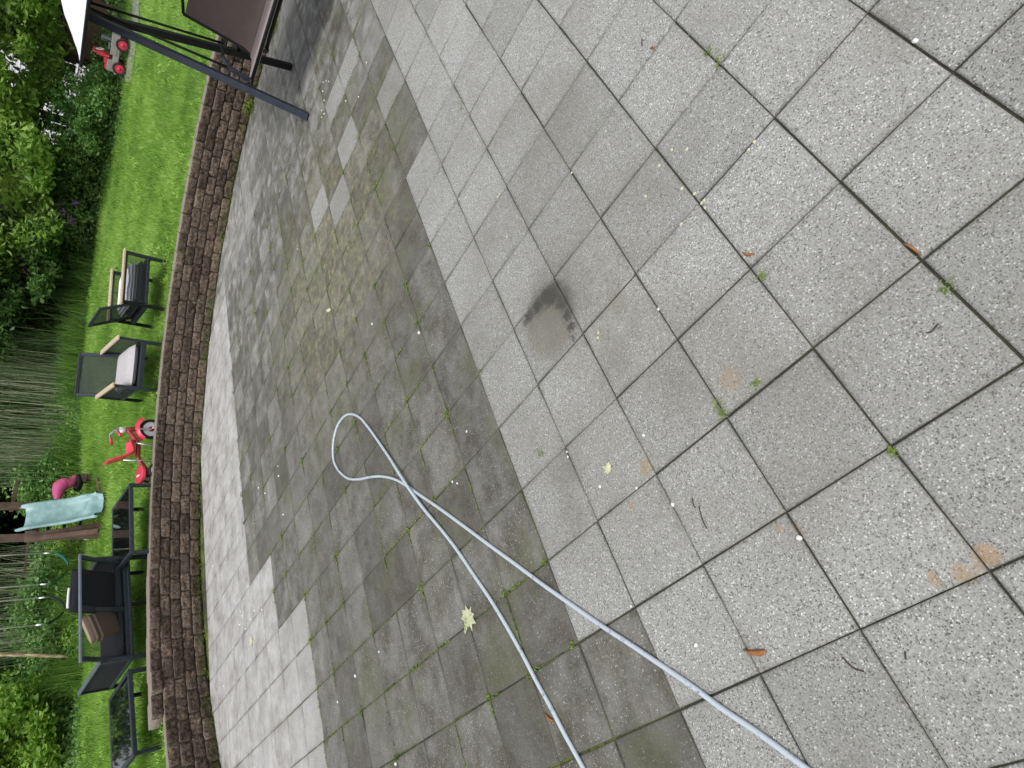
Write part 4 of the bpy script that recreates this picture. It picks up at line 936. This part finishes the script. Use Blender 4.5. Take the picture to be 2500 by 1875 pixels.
strands('tall_grass', 800, (560, 900), (.15, 1.8), (.5, 1.4), .007, leafmat('sedge_blades', [(.02, .05, .01), (.04, .10, .015), (.09, .17, .03)], .5, .2), 'arching tall grass between the flowers and the reeds', .7)
strands('meadow_grass', 5200, (600, 1660), (-.12, .5), (.15, .55), .006, leafmat('long_grass_blades', [(.05, .12, .015), (.11, .23, .03), (.2, .36, .06)], .5, .3), 'long unmown grass fringing the lawn edge', .7)
def fringe(nm, v0, v1, n, lm, lab, hh, wd_m):
    v = v0 + (v1 - v0) * rng.random(n); e = np.array([eD(a) for a in v]); D = e + wd_m * rng.random(n) - .05; B = np.array([toward(a, d_) for a, d_ in zip(v, D)])
    bump_ = .45 + .55 * np.abs(np.sin(v * .037) * np.sin(v * .0113 + 1)); B[:, 2] += rng.random(n) * hh * bump_ * np.clip((D - e + .12) / (wd_m * .6), .1, 1)
    tag(link(nm, leaf_mesh(nm, B, .035 + .05 * rng.random(n), 2.2, up=-.1), lm), lab, 'weeds', None, 'stuff')
fringe('lawn_edge_weeds', 1090, 1700, 16000, G_LIME, 'bright green weeds and vines along the lawn edge under the swings', .55, 1.3)
fringe('reed_bed_weeds', 600, 1090, 9000, G_IVY, 'leafy green weeds at the foot of the reeds', .40, .7)
# rough undergrowth beyond the mown edge
n = 60000; v = -200 + 2250 * rng.random(n); D = np.array([eD(a) for a in v]) + 4.5 * rng.random(n) ** 1.6 - .05
B = np.array([at_dist(200, a, d_) for a, d_ in zip(v, D)]); B[:, 2] = lawn_z(B[:, 0], B[:, 1]) + (.03 + .30 * np.clip((D - np.array([eD(a) for a in v])) / .8, 0, 1.5)) * rng.random(n)
tag(link('undergrowth', leaf_mesh('undergrowth', B, .05 + .06 * rng.random(n), 1.8), G_IVY), 'tangled low leafy undergrowth beyond the mown lawn', 'undergrowth', None, 'stuff')

tag(link('lawn_tufts', leaf_mesh('lawn_tufts', Bt, .03 + .05 * rng.random(len(Bt)), 4.5, up=-.9), GRASS), 'coarser longer tufts scattered through the lawn and along the wall top', 'grass', None, 'stuff')
# ================================================================== HOSE
HP = [(2080, 1962), (1967, 1875), (1919, 1839), (1845, 1785), (1760, 1728), (1692, 1677), (1613, 1623), (1539, 1573), (1471, 1529), (1392, 1474), (1324, 1426), (1257, 1376), (1191, 1328), (1128, 1281), (1069, 1238), (1019, 1204), (992, 1185), (961, 1169), (929, 1163), (902, 1165), (875, 1170), (848, 1167), (825, 1146), (814, 1119), (814, 1079), (823, 1042), (839, 1018), (857, 1011), (879, 1020), (902, 1047), (929, 1083), (956, 1119), (983, 1157), (1006, 1192), (1038, 1241), (1083, 1298), (1119, 1347), (1155, 1401), (1196, 1461), (1236, 1527), (1277, 1600), (1309, 1662), (1345, 1727), (1377, 1789), (1422, 1871), (1478, 1975)]
hr_ = .0080
hpts = [on_ground(u, v, hr_) for u, v in HP]
for i, p in enumerate(hpts):
    p[2] += {30: .004, 31: .011, 32: .019, 33: .019, 34: .010, 35: .003}.get(i, 0)
m = NB('hose_rubber'); P = m.obj(); n1 = m.noise(P, 45, 6, .75)
c = m.mix(m.rng(n1, .58, .66), (.46, .52, .58), (.09, .10, .11)); c = m.mix(m.rng(m.noise(P, 6, 4, .6), .3, .7, 0, .5), c, (.52, .57, .63)); m.t.links.new(c, m.b.inputs['Base Color']); m.b.inputs['Roughness'].default_value = .4
b = MB(); b.tube(spline(hpts, 8), hr_, 14); tag(b.build('garden_hose', m.m), 'pale blue grey hose lying in a loop across the paving', 'hose')

# ================================================================== LITTER, WEEDS
PET = mat('pale_petal', (.62, .60, .40), .7, 0, .2, 40); PEB = mat('white_pebble', (.78, .78, .78), .6, 0, .15, 60); ORG = mat('dry_leaf', (.38, .15, .05), .8, 0, .4, 60); TWG = mat('dark_twig', (.06, .045, .035), .9)
def chip(rad, mt_, nm, hgt=.35):
    b = MB(); n_ = 9; rr4 = [rad * random.uniform(.75, 1.15) for _ in range(n_)]
    V_ = [(math.cos(i * 2 * math.pi / n_) * rr4[i] * k, math.sin(i * 2 * math.pi / n_) * rr4[i] * k * .8, z_ * rad) for k, z_ in ((1, 0), (.95, hgt * .6), (.5, hgt)) for i in range(n_)]
    b.add(V_, [(r * n_ + i, r * n_ + (i + 1) % n_, (r + 1) * n_ + (i + 1) % n_, (r + 1) * n_ + i) for r in range(2) for i in range(n_)] + [tuple(range(2 * n_, 3 * n_))], True)
    return b.build(nm, mt_)
def put(o, u, v, label, cat, group=None, z=.001):
    p = on_ground(u, v); o.location = (p[0], p[1], z); o.rotation_euler = (0, 0, random.random() * 6.28); return tag(o, label, cat, group)
peb = [(1951, 1313, .011), (2236, 101, .010), (1385, 1103, .006), (1387, 1115, .006), (1465, 1188, .008), (1572, 1063, .008), (1555, 1192, .007), (1643, 1232, .009), (1700, 1575, .010), (1608, 755, .007), (1541, 1480, .006), (1024, 812, .014), (909, 791, .010), (692, 1256, .010), (868, 1650, .012), (926, 1591, .008), (792, 278, .010), (790, 201, .010), (797, 198, .009), (803, 199, .009), (789, 223, .010), (792, 245, .010), (786, 270, .009), (786, 287, .008), (876, 237, .010), (845, 247, .010), (895, 153, .008), (727, 608, .008), (681, 1162, .012), (632, 1191, .012), (648, 1204, .012), (524, 1245, .012), (547, 1675, .012), (592, 1503, .012), (585, 1525, .012), (600, 1535, .012), (612, 1512, .012), (588, 1492, .011), (622, 1490, .012), (640, 1488, .012), (967, 1864, .012), (825, 1713, .009), (1117, 1180, .008), (1140, 1053, .008), (1105, 1176, .008), (679, 1138, .009), (520, 1382, .011)]
for u, v, r_ in peb: put(chip(r_ * .8, PEB, 'pebble', .7), u, v, 'small white pebble lying on the paving', 'pebble', 'white pebbles scattered on the paving')
pets = [(1842, 346), (1828, 366), (1855, 361), (1720, 489), (1713, 496), (1665, 461), (1640, 365), (1610, 404), (1677, 364), (1696, 473), (1664, 547), (1577, 479), (1396, 422), (1855, 578), (1861, 607), (1461, 812), (1490, 1145), (1238, 578), (1220, 474), (1215, 480), (1460, 825), (1722, 507)]
for u, v in pets: put(chip(.0068, PET, 'petal', .12), u, v, 'pale yellow petal lying on the paving', 'petal', 'pale petals scattered on the paving')
def leaf_shape(mt_, pts, nm, sc, curl=.2):
    b = MB(); n_ = len(pts); c_ = np.mean(pts, 0); V_ = [(c_[0] * sc, c_[1] * sc, .010)] + [(p[0] * sc, p[1] * sc, .002 + curl * .02 * ((i * 7) % 3) / 2) for i, p in enumerate(pts)]
    b.add(V_, [(0, i + 1, (i + 1) % n_ + 1) for i in range(n_)]); b.add([(q[0], q[1], q[2] - .0012) for q in V_], [(0, (i + 1) % n_ + 1, i + 1) for i in range(n_)]); return b.build(nm, mt_)
mp = [(0, -.5), (.06, -.3), (.34, -.38), (.26, -.2), (.5, -.1), (.34, .02), (.44, .26), (.2, .2), (.12, .3), (.1, .58), (-.02, .62), (-.1, .3), (-.2, .2), (-.42, .3), (-.32, .04), (-.5, -.08), (-.26, -.2), (-.32, -.38), (-.06, -.3)]
o_ = leaf_shape(mat('pale_maple_leaf', (.50, .52, .33), .7, 0, .2, 40), mp, 'maple_leaf', .115); put(o_, 1145, 1510, 'pale green maple leaf lying on the dirty slabs near the hose', 'leaf')
o_ = leaf_shape(mat('chewed_leaf', (.55, .56, .38), .7, 0, .2, 40), mp, 'fallen_leaf', .045); put(o_, 1485, 1143, 'small pale crumpled leaf scrap on the clean slabs', 'leaf')
o_ = leaf_shape(PET, mp, 'fallen_leaf', .10); put(o_, 614, 1565, 'pale leaf scrap lying on the bright slabs near the wall', 'leaf')
o_ = leaf_shape(PET, [(0, -.5), (.16, -.2), (.1, .2), (0, .5), (-.12, .2), (-.14, -.2)], 'fallen_leaf', .10); put(o_, 803, 758, 'pale elongated leaf on the mossy slabs', 'leaf')
for u, v, l_, lab in ((1828, 620, .04, 'orange brown dry leaf beside a slab corner'), (1845, 1590, .07, 'long orange brown seed pod near the lower slabs'), (1342, 1750, .05, 'orange brown seed wing beside the hose'), (1597, 120, .03, 'small orange leaf scrap near the upper slabs')):
    b = MB(); b.tube([(-l_ / 2, 0, .004), (-l_ / 5, .004, .006), (l_ / 6, .002, .005), (l_ / 2, -.006, .003)], [.002, l_ * .12, l_ * .09, .001], 6); put(b.build('dry_leaf', ORG), u, v, lab, 'dry leaf')
b = MB(); b.tube(spline([(0, 0, .002), (.02, .003, .003), (.05, .002, .003)], 3), [.0015, .0022, .0026, .0028, .0028, .0024, .001], 6); o_ = b.build('bark_strip', ORG); p1, p2 = on_ground(2208, 596), on_ground(2253, 628); o_.location = (p1[0], p1[1], .001); o_.rotation_euler = (0, 0, math.atan2(p2[1] - p1[1], p2[0] - p1[0])); tag(o_, 'reddish strip of bark lying at the slab corner', 'bark strip')
for (u, v, u2, v2) in ((2057, 1605, 2110, 1640), (1706, 1235, 1725, 1290), (1690, 1215, 1698, 1240), (2262, 812, 2290, 790), (2210, 1590, 2212, 1608), (1567, 95, 1568, 112)):
    p1, p2 = on_ground(u, v, .003), on_ground(u2, v2, .003); mm_ = (p1 + p2) / 2 + np.array([.006, -.004, .002]); b = MB(); b.tube(spline([p1, mm_, p2], 5), .0018, 5); o_ = b.build('twig', TWG); tag(o_, 'thin dark twig lying on the pale slabs', 'twig', 'twigs lying on the slabs')

MOSS = leafmat('moss_and_weeds', [(.04, .09, .012), (.10, .19, .02), (.20, .28, .03), (.28, .33, .06)], .7, .25)
def tuft(pos, rad, n_, h_, nm='weed', lm=MOSS):
    P_ = rng.normal(0, 1, (n_, 3)) * np.array([rad, rad, 0]); P_[:, 2] = rng.random(n_) * h_; me = leaf_mesh('weed', P_, .005 + .009 * rng.random(n_), 2.8, up=-.2); o = link(nm, me, lm); o.location = tuple(pos); return o
wd_ = [(1733, 127, .02), (1758, 150, .025), (1755, 990, .02), (1766, 1012, .018), (1095, 1010, .03), (938, 787, .025), (1128, 262, .03), (1175, 908, .022), (1320, 1105, .02), (2315, 703, .02), (1399, 1575, .018), (1862, 674, .015), (2180, 1105, .012), (1850, 935, .014), (894, 878, .02), (1330, 1372, .015), (1050, 600, .012), (962, 1155, .012)]
for u, v, r_ in wd_: tag(tuft(on_ground(u, v, .001), r_ * .5, 34, .012), 'small green weed growing from a slab joint', 'weed', 'weeds growing in the slab joints')
# moss lines in joints of the dirty part
joint = []
for a in range(-18, -3):
    for j in range(-10, 7):
        if tile_tone(a, j) < .5: continue
        for k_ in range(2):
            if random.random() < .42: continue
            t_ = rng.random(26); 
            if k_: q = np.stack([(j + t_ * random.uniform(.2, 1)) * T, np.full(26, a * T), t_ * 0], -1)
            else: q = np.stack([np.full(26, j * T), (a + t_ * random.uniform(.2, 1)) * T, t_ * 0], -1)
            q += rng.normal(0, .003, q.shape); q[:, 2] = rng.random(26) * .006; joint.append(q)
        if random.random() < .35:
            q = rng.normal(0, .012, (34, 3)) + np.array([j * T, a * T, 0]); q[:, 2] = np.abs(q[:, 2]) * .8; joint.append(q)
J = np.concatenate(joint); tag(link('joint_moss', leaf_mesh('joint_moss', J, .006 + .009 * rng.random(len(J)), 1.9, up=-.1), MOSS), 'green moss growing along the joints of the dirty slabs', 'moss', None, 'stuff')
# crumbs of soil, seed husks and grit collected in and beside the joints
nc_ = 5200; ja = rng.integers(-14, 4, nc_); jj = rng.integers(-12, 9, nc_); tt = rng.random(nc_); of = rng.normal(0, .012, nc_) * (rng.random(nc_) < .7) + rng.normal(0, .08, nc_) * (rng.random(nc_) < .25); sw_ = rng.random(nc_) < .5
Xc = np.where(sw_, (jj + tt) * T, jj * T + of); Yc = np.where(sw_, ja * T + of, (ja + tt) * T); Pc = np.stack([Xc, Yc, .0015 + .0015 * rng.random(nc_)], -1)
Pc = Pc[np.hypot(Xc - CEN[0], Yc - CEN[1]) < RW - .05]
GRIT = leafmat('grit', [(.03, .025, .018), (.07, .055, .035), (.13, .10, .06), (.30, .26, .18), (.6, .58, .5)], .9, 0)
tag(link('grit', leaf_mesh('grit', Pc, .0022 + .0055 * rng.random(len(Pc)) ** 3, 1.6, up=0), GRIT), 'crumbs of soil and seed husks scattered along the slab joints', 'grit', None, 'stuff')
# weeds at the foot of the wall
foot = []
for t_ in np.radians(np.arange(-50, -200, -.8)):
    k_ = random.random()
    if k_ < .5: continue
    n_ = int(10 + 70 * max(0, k_ - .75)); q = rng.normal(0, .02, (n_, 3)); r_ = RW - .01 + q[:, 0] * .7; th = t_ + q[:, 1] / RW
    foot.append(np.stack([CEN[0] + r_ * np.cos(th), CEN[1] + r_ * np.sin(th), rng.random(n_) * (.015 + .05 * (k_ > .9))], -1))
J = np.concatenate(foot); tag(link('wall_moss', leaf_mesh('wall_moss', J, .012 + .014 * rng.random(len(J)), 2.2, up=-.5), MOSS), 'moss and small weeds along the foot of the wall', 'moss', None, 'stuff')
def wallweed(u, v, r_, n_, h_, lab, lm=MOSS):
    n_ = int(n_ * 1.5)
    p = on_ground(u, v, .0); P_ = rng.normal(0, .8, (n_, 3)) * np.array([r_, r_, 0]); P_[:, 2] = rng.random(n_) * h_
    o = link('wall_plant', leaf_mesh('wall_plant', P_, .02 + .025 * rng.random(n_), 3.0, up=-.7), lm); o.location = (p[0], p[1], 0); return tag(o, lab, 'weed')
wallweed(672, 60, .08, 620, .14, 'thick clump of weeds at the foot of the wall below the swing')
wallweed(618, 262, .06, 160, .10, 'clump of weeds at the wall foot beside the swing leg')
wallweed(520, 740, .08, 260, .24, 'wispy grey green plant growing up the wall face', leafmat('grey_leaves', [(.10, .14, .08), (.22, .27, .17), (.36, .40, .30)]))
wallweed(495, 1620, .04, 160, .05, 'bright moss clump at the wall foot near the pale slabs', leafmat('bright_moss', [(.10, .2, .01), (.2, .33, .02)]))
print('objects', len(bpy.data.objects))
